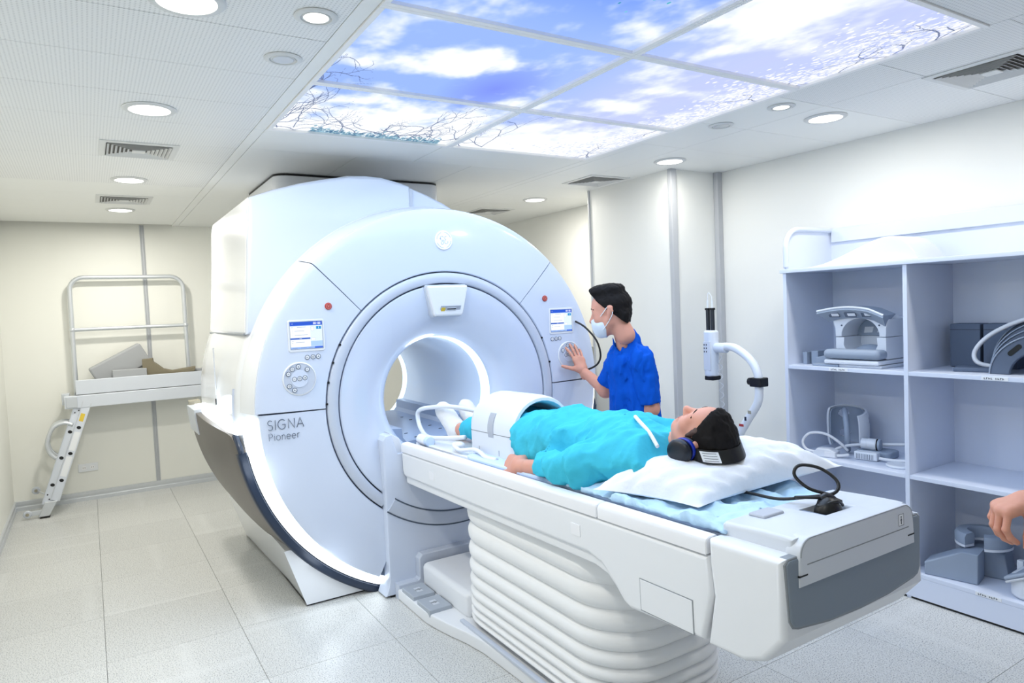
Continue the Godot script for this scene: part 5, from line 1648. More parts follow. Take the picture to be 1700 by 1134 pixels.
func technician() -> void:
	var o := thing("person", "man in blue scrubs and face mask, standing with one hand on the control panel", "person")
	var hc := Vector3(2.478, 1.532, -2.955)
	var f := Vector3(-0.62, -0.10, -0.78).normalized()
	var upv := Vector3(-0.10, 1, -0.08)
	var zx := f
	var xx := upv.cross(zx).normalized()
	var hb := Basis(xx, zx.cross(xx).normalized(), zx)
	var ht := Transform3D(hb * 1.08, hc)
	var skin := G.new()
	skin.put(head_skin([[Vector3(0, -0.045, -0.030), Vector3(0, -0.125, -0.062), 0.052, 0.050, 0.025]]), ht)
	var nk := Vector3(2.555, 1.370, -2.935)
	var sl := Vector3(2.580, 1.270, -2.825)      # near (left) shoulder
	var sr := Vector3(2.705, 1.275, -3.150)
	var hip := Vector3(2.64, 0.84, -2.95)
	var el := Vector3(2.615, 0.995, -2.800)
	var wl := Vector3(2.520, 0.915, -2.965)
	var er := Vector3(2.700, 1.045, -3.290)
	var wr := Vector3(2.697, 1.150, -3.494)
	var prims := [
		[nk + Vector3(-0.012, 0.07, -0.005), nk + Vector3(0.020, -0.04, 0), 0.052, 0.055],
		[sl + Vector3(0.012, -0.01, -0.045), sr + Vector3(-0.012, -0.01, 0.045), 0.05, 0.05],
		[Vector3(2.60, 1.22, -2.95), Vector3(2.63, 1.06, -2.95), 0.085, 0.08],
		[Vector3(2.63, 1.06, -2.95), hip, 0.08, 0.10],
		[sl, el, 0.046, 0.042], [el, wl, 0.044, 0.031],
		[sr, er, 0.052, 0.042], [er, wr, 0.043, 0.029],
		[hip + Vector3(0.02, -0.03, 0.09), Vector3(2.66, 0.48, -2.86), 0.095, 0.06], [Vector3(2.66, 0.48, -2.86), Vector3(2.69, 0.09, -2.85), 0.058, 0.04],
		[hip + Vector3(0.02, -0.03, -0.09), Vector3(2.66, 0.48, -3.05), 0.095, 0.06], [Vector3(2.66, 0.48, -3.05), Vector3(2.69, 0.09, -3.06), 0.058, 0.04]]
	skin.put(body(prims, 0.013, 0.03))
	skin.put(hand(OPEN, 9.0, [62, 0.25, -0.1, 0.1]), frame(wr + Vector3(-0.002, 0.004, -0.01), Vector3(-0.10, 0.93, -0.42), Vector3(0.05, -0.35, -1), 1.05, true))
	skin.put(hand(EASY, 2.0, [40, 0.3, 0.2, 0.3], 0.005), frame(wl, Vector3(-0.6, -0.4, -0.75), Vector3(0, -1, 0), 1.0))
	part(o, "body", skin, "skin", 180)
	# hair: short sides, swept-up fringe
	var hp := [[Vector3(0, 0.040, -0.016), Basis(), Vector3(0.083, 0.086, 0.102)], [Vector3(0, 0.112, 0.048), Basis(), Vector3(0.062, 0.034, 0.052)], [Vector3(0, 0.118, -0.02), Basis(), Vector3(0.066, 0.030, 0.07)], [Vector3(-0.03, -0.02, -0.068), Vector3(0.03, -0.02, -0.068), 0.036, 0.036], [Vector3(-0.03, -0.055, -0.058), Vector3(0.03, -0.055, -0.058), 0.030, 0.030]]
	var hair := body(hp, 0.0045, 0.025, strands(), [[Vector3(0, 0.075, 0.060), Vector3(0, -0.72, 0.69)], [Vector3(0, 0.012, 0.022), Vector3(0, -0.52, 0.85)]])
	part(o, "hair", G.new().put(hair, ht), "hair", 180)
	for s in [-1.0, 1.0]:
		part(o, "eyebrow", G.new().put(tube(spline([Vector3(0.014 * s, 0.027, 0.0900), Vector3(0.034 * s, 0.032, 0.0865), Vector3(0.054 * s, 0.025, 0.071)], 5), 0.0036, 6), ht), "hair", 180)
		part(o, "eyelashes", G.new().put(tube(spline([Vector3(0.018 * s, 0.002, 0.0775), Vector3(0.033 * s, 0.004, 0.0800), Vector3(0.049 * s, 0.002, 0.0735)], 5), 0.0016, 5), ht), "hair", 180)
	# mask with ear loops
	var mk_ := body([[Vector3(0, -0.055, 0.032), Basis(), Vector3(0.066, 0.058, 0.064)], [Vector3(0, -0.02, 0.085), Vector3(0, -0.07, 0.080), 0.020, 0.018], [Vector3(0, -0.088, 0.04), Vector3(0, -0.098, 0.062), 0.040, 0.027]], 0.004, 0.03, null, [[Vector3(0, -0.016, 0.07), Vector3(0, 0.94, 0.34)], [Vector3(0, -0.05, 0.012), Vector3(0, -0.25, -0.97)]])
	part(o, "face_mask", G.new().put(mk_, ht), "mask", 180)
	for s in [-1.0, 1.0]:
		part(o, "mask_loop", G.new().put(tube(spline([Vector3(0.054 * s, -0.024, 0.052), Vector3(0.076 * s, 0.008, 0.018), Vector3(0.089 * s, 0.030, -0.010), Vector3(0.090 * s, 0.0, -0.030), Vector3(0.080 * s, -0.040, -0.004), Vector3(0.060 * s, -0.082, 0.036)], 6), 0.0022, 6), ht), "label_white", 180)
	# scrub top, trousers, shoes
	var top := [
		[sl + Vector3(0.012, -0.012, -0.045), sr + Vector3(-0.012, -0.008, 0.045), 0.070, 0.070],
		[nk + Vector3(0.020, -0.010, -0.003), nk + Vector3(0.04, -0.09, -0.01), 0.074, 0.090],
		[Vector3(2.60, 1.23, -2.95), Vector3(2.63, 1.06, -2.95), 0.118, 0.120],
		[Vector3(2.63, 1.06, -2.95), Vector3(2.66, 0.74, -2.95), 0.120, 0.135],
		[Vector3(2.60, 1.15, -2.89), Vector3(2.64, 0.76, -2.86), 0.08, 0.10],
		[Vector3(2.64, 1.15, -3.05), Vector3(2.67, 0.76, -3.06), 0.08, 0.10],
		[sl, sl.lerp(el, 0.35), 0.064, 0.062],
		[sr, sr.lerp(er, 0.35), 0.066, 0.060]]
	var se := sl.lerp(el, 0.72)
	var cut_nk := [[Vector3(2.68, 0.715, -2.92), Vector3(0, -1, 0)]]
	part(o, "scrub_top", body(top, 0.0105, 0.03, folds(51, 6.0, Vector3(2.2, 0.7, 2.2), 0.019), cut_nk, [[nk + Vector3(-0.040, 0.10, -0.025), nk + Vector3(0.0, 0.0, -0.008), 0.060, 0.056], [nk + Vector3(-0.055, 0.02, -0.055), nk + Vector3(-0.120, -0.080, -0.115), 0.040, 0.006]]), "scrub", 180)
	for q in [[sl, el, 0.90], [sr, er, 0.80]]:
		var d: Vector3 = (q[1] - q[0]).normalized()
		part(o, "sleeve", body([[q[0], q[1], 0.066, 0.064]], 0.009, 0.01, folds(53, 6.0, Vector3(2.0, 0.8, 2.0), 0.012), [[q[0].lerp(q[1], q[2]), d]]), "scrub", 180)
	var tr := [[hip + Vector3(0.02, -0.02, 0.085), Vector3(2.66, 0.48, -2.86), 0.112, 0.082], [Vector3(2.66, 0.48, -2.86), Vector3(2.69, 0.07, -2.85), 0.082, 0.072], [hip + Vector3(0.02, -0.02, -0.085), Vector3(2.66, 0.48, -3.05), 0.112, 0.082], [Vector3(2.66, 0.48, -3.05), Vector3(2.69, 0.07, -3.06), 0.082, 0.072]]
	part(o, "trousers", body(tr, 0.014, 0.02, folds(52, 5.0, Vector3(1, 0.8, 1), 0.010), [[Vector3(0, 0.055, 0), Vector3(0, -1, 0)]]), "scrub", 180)
	for q in [Vector3(2.69, 0, -2.85), Vector3(2.69, 0, -3.06)]:
		part(o, "shoe", body([[q + Vector3(0.03, 0.05, 0.02), q + Vector3(-0.10, 0.042, -0.07), 0.05, 0.042], [q + Vector3(0.02, 0.07, 0.015), q + Vector3(0, 0.09, 0), 0.045, 0.04]], 0.01, 0.03, null, [[Vector3(0, 0.0, 0), Vector3(0, -1, 0)]]), "shoe", 180)

func reacher() -> void:
	# the person whose hand comes in at the right-hand edge, reaching down towards the table's end
	var o := thing("person", "person mostly outside the photo, only a bare curled hand seen beside the shelf", "person")
	var w := Vector3(1.990, 1.046, -0.763)
	var el := Vector3(2.225, 1.110, -0.640)
	var sh := Vector3(2.42, 1.335, -0.52)
	var skin := G.new()
	skin.put(hand([[62, 42, 24], [66, 44, 24], [64, 40, 22], [58, 36, 20]], 6.0, [26, 0.95, 0.05, 0.55], 0.003), frame(w, Vector3(-0.85, -0.28, -0.526), Vector3(0.10, -1, 0.05), 0.98, true))
	var nk := Vector3(2.60, 1.47, -0.42)
	var s2 := Vector3(2.76, 1.335, -0.32)
	var p := [[w, el, 0.028, 0.042], [el, sh, 0.044, 0.054], [sh, s2, 0.07, 0.07], [Vector3(2.59, 1.26, -0.42), Vector3(2.62, 0.92, -0.40), 0.12, 0.12], [s2, Vector3(2.84, 1.06, -0.22), 0.054, 0.042], [Vector3(2.84, 1.06, -0.22), Vector3(2.80, 0.82, -0.28), 0.042, 0.03], [nk + Vector3(0, -0.06, 0), nk + Vector3(-0.03, 0.08, 0.0), 0.06, 0.055], [Vector3(2.56, 0.88, -0.47), Vector3(2.58, 0.48, -0.49), 0.095, 0.06], [Vector3(2.58, 0.48, -0.49), Vector3(2.60, 0.09, -0.47), 0.058, 0.04], [Vector3(2.70, 0.88, -0.33), Vector3(2.70, 0.48, -0.34), 0.095, 0.06], [Vector3(2.70, 0.48, -0.34), Vector3(2.72, 0.09, -0.32), 0.058, 0.04]]
	skin.put(body(p, 0.015, 0.03))
	var fz := Vector3(-0.78, -0.35, -0.55).normalized()
	var fx := Vector3.UP.cross(fz).normalized()
	var ht := Transform3D(Basis(fx, fz.cross(fx), fz), nk + Vector3(-0.06, 0.175, -0.03))
	skin.put(head_skin([]), ht)
	part(o, "body", skin, "skin", 180)
	part(o, "hair", G.new().put(body([[Vector3(0, 0.040, -0.018), Basis(), Vector3(0.084, 0.092, 0.102)]], 0.006, 0.02, strands(), [[Vector3(0, 0.070, 0.055), Vector3(0, -0.70, 0.71)]]), ht), "hair", 180)
	part(o, "scrub_top", body([[sh, sh.lerp(el, 0.55), 0.074, 0.070], [sh, s2, 0.085, 0.085], [Vector3(2.59, 1.27, -0.42), Vector3(2.62, 0.80, -0.40), 0.14, 0.15], [s2, s2.lerp(Vector3(2.84, 1.06, -0.22), 0.6), 0.075, 0.07]], 0.014, 0.03, null, [[Vector3(2.97, 0.74, 0), Vector3(0, -1, 0)]]), "scrub", 180)
	part(o, "trousers", body([[Vector3(2.56, 0.86, -0.47), Vector3(2.58, 0.48, -0.49), 0.11, 0.082], [Vector3(2.58, 0.48, -0.49), Vector3(2.60, 0.07, -0.47), 0.082, 0.072], [Vector3(2.70, 0.86, -0.33), Vector3(2.70, 0.48, -0.34), 0.11, 0.082], [Vector3(2.70, 0.48, -0.34), Vector3(2.72, 0.07, -0.32), 0.082, 0.072]], 0.015, 0.02, null, [[Vector3(0, 0.055, 0), Vector3(0, -1, 0)]]), "scrub", 180)
	for q in [Vector3(2.60, 0, -0.47), Vector3(2.72, 0, -0.32)]:
		part(o, "shoe", body([[q + Vector3(0.03, 0.05, 0.02), q + Vector3(-0.10, 0.042, -0.07), 0.05, 0.042], [q + Vector3(0, 0.07, 0.015), q + Vector3(0, 0.09, 0), 0.045, 0.04]], 0.01, 0.03, null, [[Vector3.ZERO, Vector3(0, -1, 0)]]), "shoe", 180)

# ---- shelf and what stands on it ----
func shelf() -> void:
	var o := thing("coil_shelf", "tall white open shelf along the right wall holding scanner coils", "shelf")
	var xf := 3.52
	var xb := 3.99
	for z in [-2.60, -1.90, -0.97]:
		part(o, "upright", bx(xf, xb, 0.0, 1.715, z - 0.011, z + 0.011, 0.002), "shelf_white")
	part(o, "back_panel", bx(3.975, xb, 0.10, 1.98, -2.60, -0.97, 0.001), "shelf_white")
	part(o, "top_board", bx(xf - 0.012, xb, 1.715, 1.737, -2.625, -0.955, 0.003), "shelf_white")
	for q in [[-2.589, -1.911, 1.172], [-1.889, -0.981, 1.172], [-2.589, -1.911, 0.642], [-1.889, -0.981, 0.642]]:
		part(o, "shelf_board", bx(xf + 0.002, 3.975, q[2] - 0.022, q[2], q[0], q[1], 0.002), "shelf_white")
	part(o, "bottom_board", bx(xf - 0.006, 3.975, 0.12, 0.142, -2.589, -0.981, 0.002), "shelf_white")
	part(o, "kick_board", bx(xf - 0.006, xf + 0.014, 0.012, 0.12, -2.60, -0.98, 0.002), "shelf_white")
	part(o, "kick_gap", bx(xf + 0.002, xf + 0.012, 0.0, 0.012, -2.60, -0.98, 0), "black")
	# rounded side cheek above the top board, with a thicker rim, and a rail along the wall
	var p := PackedVector2Array([Vector2(xb, 1.73), Vector2(xb, 1.975), Vector2(3.64, 1.975)])
	for k in range(1, 9):
		var a := PI / 2 * k / 8.0
		p.append(Vector2(3.64 - sin(a) * 0.115, 1.86 + cos(a) * 0.115))
	p.append(Vector2(3.525, 1.73))
	part(o, "side_cheek", prism(p, 0.014, 0.002, 1).at(0, 0, -2.607), "shelf_white")
	var rim := [Vector3(3.985, 1.975, -2.59), Vector3(3.64, 1.975, -2.59)]
	for k in range(1, 9):
		var a := PI / 2 * k / 8.0
		rim.append(Vector3(3.64 - sin(a) * 0.115, 1.86 + cos(a) * 0.115, -2.59))
	rim.append(Vector3(3.525, 1.75, -2.59))
	part(o, "cheek_rim", tube(PackedVector3Array(rim), 0.016, 8), "shelf_white", 60)
	part(o, "wall_rail", bx(3.955, xb, 1.90, 1.985, -2.58, -0.96, 0.004), "shelf_white")
	for q in [[1.161, -2.27], [1.161, -1.50], [0.131, -1.53]]:
		var l := part(o, "shelf_label", bx(xf - 0.0075 if q[0] < 1 else xf + 0.0005, xf + 0.004, q[0] - 0.008, q[0] + 0.008, q[1] - 0.055, q[1] + 0.055, 0), "label_white")
		var pr := G.new()
		for k in 9:
			var zz: float = q[1] - 0.042 + 0.0095 * k
			if k == 4: continue
			pr.put(bx(-0.0008, 0.0008, -0.004, 0.004, -0.001, 0.001, 0).at(xf - (0.0079 if q[0] < 1 else -0.0001), q[0], zz)).put(bx(-0.0008, 0.0008, [-0.004, 0.003, -0.001][k % 3], [-0.002, 0.0045, 0.001][k % 3], 0, 0.005, 0).at(xf - (0.0079 if q[0] < 1 else -0.0001), q[0], zz))
		part(l, "label_lettering", pr, "label_print")

func shell(r: float, l: float, a0: float, a1: float, t: float, holes: Array, nu := 36, na := 56) -> G:   # part of a tube along x with oval openings [x, angle, half width, half angle]
	var g := G.new()
	var m := na + 1
	for s in 2:
		for i in nu + 1:
			for k in m:
				var a := deg_to_rad(lerpf(a0, a1, float(k) / na))
				var x := lerpf(-l / 2, l / 2, float(i) / nu)
				var rr := r - t * s - 0.012 * pow(absf(2 * x / l), 4)
				g.v.append(Vector3(x, cos(a) * rr, sin(a) * rr))
	var o := (nu + 1) * m
	var open := []
	for i in nu:
		for k in na:
			var a := lerpf(a0, a1, (k + 0.5) / na)
			var x := lerpf(-l / 2, l / 2, (i + 0.5) / nu)
			var hit := false
			for h in holes:
				if pow((x - h[0]) / h[2], 2) + pow((a - h[1]) / h[3], 2) < 1.0:
					hit = true
			open.append(hit)
	for i in nu:
		for k in na:
			if open[i * na + k]:
				continue
			var a := i * m + k
			g.quad(a, a + 1, a + m + 1, a + m)
			g.quad(o + a, o + a + m, o + a + m + 1, o + a + 1)
			if k == 0 or open[i * na + k - 1]: g.quad(a, a + m, o + a + m, o + a)
			if k == na - 1 or open[i * na + k + 1]: g.quad(a + 1, o + a + 1, o + a + m + 1, a + m + 1)
			if i == 0 or open[(i - 1) * na + k]: g.quad(a, o + a, o + a + 1, a + 1)
			if i == nu - 1 or open[(i + 1) * na + k]: g.quad(a + m, a + m + 1, o + a + m + 1, o + a + m)
	return g.out()

func foam(called: String, g: G, m: String, label: String, where: Vector3, turn: float, group := "") -> Node3D:
	var o := part(self, called, g, m, 40)
	o.position = where
	o.rotation_degrees.y = turn
	return tag(o, label, "foam pad", group)

func coils() -> void:
	# upper left bay: head coil with a tilted mirror visor, small foam blocks beside it
	var h := thing("head_coil", "white head coil with a grey tilted visor on the upper left shelf", "coil", Vector3(3.70, 1.172, -2.205), -90)
	h.scale = Vector3.ONE * 0.92
	part(h, "base_plate", bx(-0.165, 0.170, 0.0, 0.018, -0.16, 0.15, 0.005), "coil_white")
	part(h, "base_tray", bx(-0.178, 0.165, 0.020, 0.046, -0.14, 0.175, 0.008), "coil_white")
	part(h, "cushion", rbox(Vector3(0.355, 0.058, 0.11), 0.026, 4).at(-0.008, 0.079, 0.125), "foam_blue", 60)
	var lo := PackedVector2Array([Vector2(-0.160, 0.05), Vector2(-0.158, 0.178), Vector2(-0.100, 0.178), Vector2(-0.104, 0.13), Vector2(-0.085, 0.09), Vector2(-0.04, 0.05)])
	var lr := PackedVector2Array()
	for q in lo: lr.append(Vector2(-q.x, q.y))
	part(h, "side_shell", prism(lo, 0.20, 0.008, 2).at(0, 0, -0.12), "coil_white", 35)
	part(h, "side_shell", prism(lr, 0.20, 0.008, 2).at(0, 0, -0.12), "coil_white", 35)
	var up := PackedVector2Array([Vector2(-0.158, 0.181), Vector2(-0.160, 0.23), Vector2(-0.175, 0.275), Vector2(-0.12, 0.300), Vector2(0.0, 0.308), Vector2(0.12, 0.300), Vector2(0.175, 0.285), Vector2(0.160, 0.23), Vector2(0.158, 0.181), Vector2(0.118, 0.181)])
	for k in range(1, 14):
		var a := PI * k / 14.0
		up.append(Vector2(cos(a) * 0.118, 0.185 + sin(a) * 0.106))
	up.append(Vector2(-0.118, 0.181))
	part(h, "top_shell", prism(up, 0.20, 0.006, 2).at(0, 0, -0.12), "coil_white", 35)
	var hd := PackedVector2Array()
	for k in 15:
		var a := PI * k / 14.0
		hd.append(Vector2(cos(a) * 0.124, 0.178 + sin(a) * 0.112))
	part(h, "rear_dome", prism(hd, 0.02, 0.004, 1).at(0, 0, -0.11), "coil_grey")
	part(h, "rear_wall", bx(-0.12, 0.12, 0.04, 0.178, -0.12, -0.10, 0.003), "coil_white")
	for q in [[[-0.075, 0.195], [-0.068, 0.232], [-0.012, 0.234], [-0.022, 0.198]], [[0.008, 0.198], [0.022, 0.234], [0.075, 0.200]]]:
		var w := PackedVector2Array()
		for v in q: w.append(Vector2(v[0], v[1]))
		part(h, "eye_opening", prism(w, 0.004).at(0, 0, -0.092), "coil_white")
	part(h, "neck_pad", ball(Vector3(0.01, 0.07, -0.01), Vector3(0.10, 0.062, 0.09), 16), "coil_grey", 180)
	var rings := []
	for k in 11:
		var t := k / 10.0
		var x := lerpf(-0.235, 0.185, t)
		var y := 0.318 + 0.022 * sin(PI * clampf(t * 1.1, 0, 1)) - 0.030 * pow(maxf(0, t - 0.72) / 0.28, 2)
		rings.append(PackedVector3Array([Vector3(x, y + 0.020, 0.15), Vector3(x, y + 0.006, 0.155), Vector3(x * 0.86, y - 0.045, 0.085), Vector3(x * 0.86, y - 0.030, 0.075), Vector3(x, y + 0.026, 0.02)]))
	var vs := part(h, "visor", loft(rings), "coil_grey", 40)
	var edge := PackedVector3Array()
	for r in rings: edge.append(r[0] + Vector3(0, 0.002, 0))
	part(vs, "visor_edge", tube(edge, 0.007, 8), "coil_white", 60)
	for x in [-0.135, -0.03, 0.075]:
		var pane := part(vs, "visor_window", rbox(Vector3(0.07, 0.034, 0.006), 0.003).by(Transform3D(Basis(Vector3.RIGHT, deg_to_rad(36)) , Vector3(x, 0.316, 0.127))), "coil_dark")
		pane.position = Vector3(0, 0, 0)
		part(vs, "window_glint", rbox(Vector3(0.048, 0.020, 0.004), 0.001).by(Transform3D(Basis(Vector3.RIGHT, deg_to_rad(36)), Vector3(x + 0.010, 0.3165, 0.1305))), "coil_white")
	for x in [-0.115, 0.120]:
		part(h, "shell_pin", prism(circle(0.005, 10), 0.004).at(x, 0.250, 0.079), "coil_dark")
	foam("foam_block", rbox(Vector3(0.028, 0.072, 0.07), 0.004).at(0, 0.036, 0), "foam_blue", "thin upright grey foam block farthest left on the upper left shelf", Vector3(3.655, 1.172, -2.545), -90, "small foam blocks")
	foam("foam_block", rbox(Vector3(0.045, 0.078, 0.09), 0.004).at(0, 0.039, 0), "foam_blue", "thicker upright grey foam block, second from the left end of the upper shelf", Vector3(3.685, 1.172, -2.495), -90, "small foam blocks")
	var f := foam("foam_block", rbox(Vector3(0.085, 0.045, 0.09), 0.004).at(0, 0.024, 0), "foam_blue", "grey foam block lying tilted against the head coil's base", Vector3(3.655, 1.180, -2.422), -82, "small foam blocks")
	f.rotation_degrees.z = 14
	foam("foam_sheet", rbox(Vector3(0.16, 0.014, 0.10), 0.004).at(0, 0.007, 0), "foam_blue", "flat grey foam sheet under the edge of the head coil", Vector3(3.60, 1.172, -2.37), -90, "small foam blocks")
	foam("foam_block", rbox(Vector3(0.05, 0.26, 0.05), 0.004).at(0, 0.13, 0), "foam_blue", "tall narrow grey foam block standing behind the head coil", Vector3(3.92, 1.172, -2.02), -90, "small foam blocks")
	# lower left bay: open neck coil, plugs and cables
	var n := thing("neck_coil", "open white and grey coil shell with round holes, standing on the middle left shelf", "coil", Vector3(3.79, 0.642, -2.395), -70)
	n.scale = Vector3.ONE * 1.12
	var tilt := Transform3D(Basis(Vector3.UP, deg_to_rad(62)) * Basis(Vector3.RIGHT, deg_to_rad(8)) * Basis(Vector3.BACK, deg_to_rad(100)), Vector3(0, 0.118, 0))
	var hl := [[-0.055, 130.0, 0.025, 18.0], [0.06, 128.0, 0.026, 17.0], [-0.055, 228.0, 0.025, 18.0], [0.06, 230.0, 0.026, 17.0]]
	part(n, "outer_shell", shell(0.108, 0.215, 75, 285, 0.010, hl).by(tilt), "coil_white", 45)
	part(n, "liner", shell(0.0975, 0.20, 80, 280, 0.006, hl).by(tilt), "coil_grey", 45)
	part(n, "strut", tube(spline([Vector3(-0.01, 0.225, 0.0), Vector3(0.005, 0.20, 0.05), Vector3(0.016, 0.13, 0.075), Vector3(0.016, 0.06, 0.065), Vector3(0.010, 0.016, 0.03)], 6), 0.014, 10), "coil_grey", 180)
	var c := thing("coil_plug", "white cylindrical plug lying on a grey pad on the middle left shelf", "plug", Vector3(3.76, 0.715, -2.225), -75)
	part(c, "barrel", prism(circle(0.031, 22), 0.085, 0.004, 2).by(rot(Vector3.UP, 90, Vector3(-0.055, 0.0, 0))), "coil_white", 50)
	part(c, "collar", prism(circle(0.033, 22), 0.045, 0.002, 1).by(rot(Vector3.UP, 90, Vector3(-0.022, 0, 0))), "coil_white", 50)
	part(c, "groove", prism(circle(0.0335, 22), 0.004).by(rot(Vector3.UP, 90, Vector3(0.026, 0, 0))), "dark", 50)
	part(c, "end_cap", prism(circle(0.034, 22), 0.014, 0.003, 1).by(rot(Vector3.UP, 90, Vector3(0.032, 0, 0))), "coil_grey", 50)
	foam("grey_pad", prism(rpoly(0.20, 0.14, 0.03, 4), 0.042, 0.012, 3).by(rot(Vector3.RIGHT, -90)), "foam_blue", "rounded grey pad under the cylindrical plug on the middle left shelf", Vector3(3.79, 0.642, -2.215), -85)
	var vb := thing("vented_plug", "white plug box with a row of narrow vents on the middle left shelf", "plug", Vector3(3.675, 0.644, -2.205), -82)
	part(vb, "box", rbox(Vector3(0.125, 0.046, 0.05), 0.007, 3).at(0, 0.023, 0), "coil_white")
	for k in 11:
		part(vb, "vent", bx(-0.0016, 0.0016, 0.006, 0.034, 0.0245, 0.0256, 0).at(-0.047 + 0.0088 * k, 0, 0), "coil_dark")
	var ab := thing("adapter_box", "white faceted adapter box with a looped cable at the left end of the middle shelf", "adapter", Vector3(3.60, 0.642, -2.40), -78)
	part(ab, "box", prism(PackedVector2Array([Vector2(-0.065, 0), Vector2(-0.07, 0.02), Vector2(-0.045, 0.048), Vector2(0.02, 0.05), Vector2(0.06, 0.034), Vector2(0.062, 0)]), 0.07, 0.006, 2).at(0, 0, -0.035), "coil_white", 35)
	part(ab, "facet", bx(-0.002, 0.058, 0.006, 0.034, 0.034, 0.037, 0.002), "cable_white")
	part(ab, "cable", tube(spline([Vector3(-0.065, 0.02, 0.0), Vector3(-0.12, 0.03, 0.0), Vector3(-0.14, 0.075, 0.0), Vector3(-0.10, 0.125, -0.01), Vector3(-0.02, 0.125, -0.03), Vector3(0.05, 0.08, -0.05), Vector3(0.09, 0.03, -0.07)], 6), 0.008, 8), "cable_white", 180)
	tag(part(self, "white_cable", tube(spline([Vector3(3.64, 0.662, -2.29), Vector3(3.60, 0.656, -2.34), Vector3(3.62, 0.676, -2.37), Vector3(3.72, 0.70, -2.33), Vector3(3.84, 0.715, -2.14), Vector3(3.86, 0.72, -2.05), Vector3(3.80, 0.70, -1.95), Vector3(3.72, 0.672, -1.96), Vector3(3.69, 0.660, -2.06), Vector3(3.675, 0.662, -2.135)], 7), 0.009, 8), "cable_white", 180), "white cable looping behind the vented plug box", "cable")
	tag(part(self, "white_disc", prism(circle(0.075, 28), 0.014, 0.005, 2).by(rot(Vector3.RIGHT, -90, Vector3(3.66, 0.642, -2.005))), "coil_white", 50), "flat white disc at the right end of the middle left shelf", "disc")
	# upper right bay: arched body coil, boxes, dark pad
	for q in [[-1.775, 0.145, "dark grey box against the back of the upper right shelf, left of the arched coil"], [-1.615, 0.15, "dark grey box half hidden behind the arched coil"]]:
		var b := thing("grey_box", q[2], "box", Vector3(3.90, 1.172, q[0]), -90, "dark grey boxes")
		part(b, "carton", rbox(Vector3(q[1], 0.225, 0.10), 0.005).at(0, 0.114, 0), "foam_dark")
		part(b, "lid_seam", bx(-q[1] / 2 + 0.001, q[1] / 2 - 0.001, 0.195, 0.197, 0.0495, 0.0505, 0), "dark")
	foam("dark_pad", rbox(Vector3(0.17, 0.022, 0.15), 0.006).at(0, 0.011, 0), "foam_dark", "flat dark pad at the left of the upper right shelf", Vector3(3.72, 1.172, -1.665), -75)
	var bc := thing("body_coil", "dark grey arched body coil of nested ribs with a white cable, upper right shelf", "coil", Vector3(3.60, 1.172, -1.315), -90)
	for k in 4:
		var r: float = 0.250 + 0.020 * k
		var ro := PackedVector2Array()
		for i in 25:
			var a := PI * i / 24.0
			ro.append(Vector2(-cos(a) * r * 0.98, maxf(sin(a), 0.0) * r * 0.78 + (0.015 * k)))
		for i in range(24, -1, -1):
			var a := PI * i / 24.0
			ro.append(Vector2(-cos(a) * (r - 0.085), maxf(sin(a), 0.0) * (r * 0.78 - 0.075) + (0.015 * k)))
		var rib := part(bc, "rib", prism(ro, 0.030, 0.006, 2).at(0, 0, -0.045 - 0.058 * k), "coil_dark", 40)
		for s in [0.26, 0.42, 0.58]:
			var an: float = PI * s
			var sl := prism(rpoly(0.022, 0.070, 0.0109, 4), 0.004).by(Transform3D(Basis(Vector3.BACK, -an), Vector3(-cos(an) * (r - 0.044), sin(an) * (r * 0.78 - 0.036) + 0.015 * k, -0.0165 - 0.058 * k)))
			if k == 0: part(rib, "finger_slot", sl, "black")
		var oe := PackedVector3Array()
		for i in 25: oe.append(Vector3(ro[i].x, ro[i].y, -0.013 - 0.058 * k))
		part(rib, "rib_edge", tube(oe, 0.0035, 6), "coil_grey", 80)
	part(bc, "clip", rbox(Vector3(0.014, 0.05, 0.03), 0.004).by(rot(Vector3.BACK, -22, Vector3(-0.265, 0.09, -0.20))), "coil_grey")
	part(bc, "outer_band", tube(spline([Vector3(-0.315, 0.045, -0.245), Vector3(-0.285, 0.135, -0.245), Vector3(-0.195, 0.235, -0.245), Vector3(-0.07, 0.285, -0.245), Vector3(0.06, 0.29, -0.245)], 6), 0.012, 8), "coil_grey", 180)
	part(bc, "cable_plug", rod(Vector3(-0.11, 0.268, -0.18), Vector3(-0.02, 0.285, -0.18), 0.016), "coil_white")
	part(bc, "cable", tube(spline([Vector3(-0.11, 0.268, -0.18), Vector3(-0.22, 0.225, -0.16), Vector3(-0.31, 0.165, -0.14), Vector3(-0.355, 0.095, -0.12), Vector3(-0.34, 0.045, -0.11), Vector3(-0.28, 0.026, -0.12), Vector3(-0.22, 0.030, -0.14)], 7), 0.011, 9), "cable_white", 180)
	# lowest right bay: wedges, ring cushion, table-top coil
	var wl := PackedVector2Array([Vector2(-0.12, 0.0), Vector2(0.105, 0.0), Vector2(0.105, 0.155), Vector2(-0.02, 0.125), Vector2(-0.12, 0.04)])
	foam("wedge_cushion", prism(PackedVector2Array([Vector2(-0.115, 0), Vector2(0.115, 0), Vector2(0.118, 0.150), Vector2(0.05, 0.152), Vector2(-0.115, 0.062)]), 0.13, 0.008, 3).at(0, 0, -0.065), "foam_blue", "grey foam wedge at the front left of the lowest right shelf", Vector3(3.62, 0.142, -1.730), -78)
	foam("wedge_cushion", prism(PackedVector2Array([Vector2(-0.11, 0), Vector2(0.11, 0), Vector2(0.09, 0.13), Vector2(-0.10, 0.135)]), 0.16, 0.008, 3).at(0, 0, -0.08), "foam_blue", "grey foam wedge behind the front one, under the ring cushion", Vector3(3.80, 0.142, -1.66), -78)
	var rc := thing("ring_cushion", "grey horseshoe cushion with a white base line, on top of the foam wedges", "cushion", Vector3(3.735, 0.302, -1.645), -85)
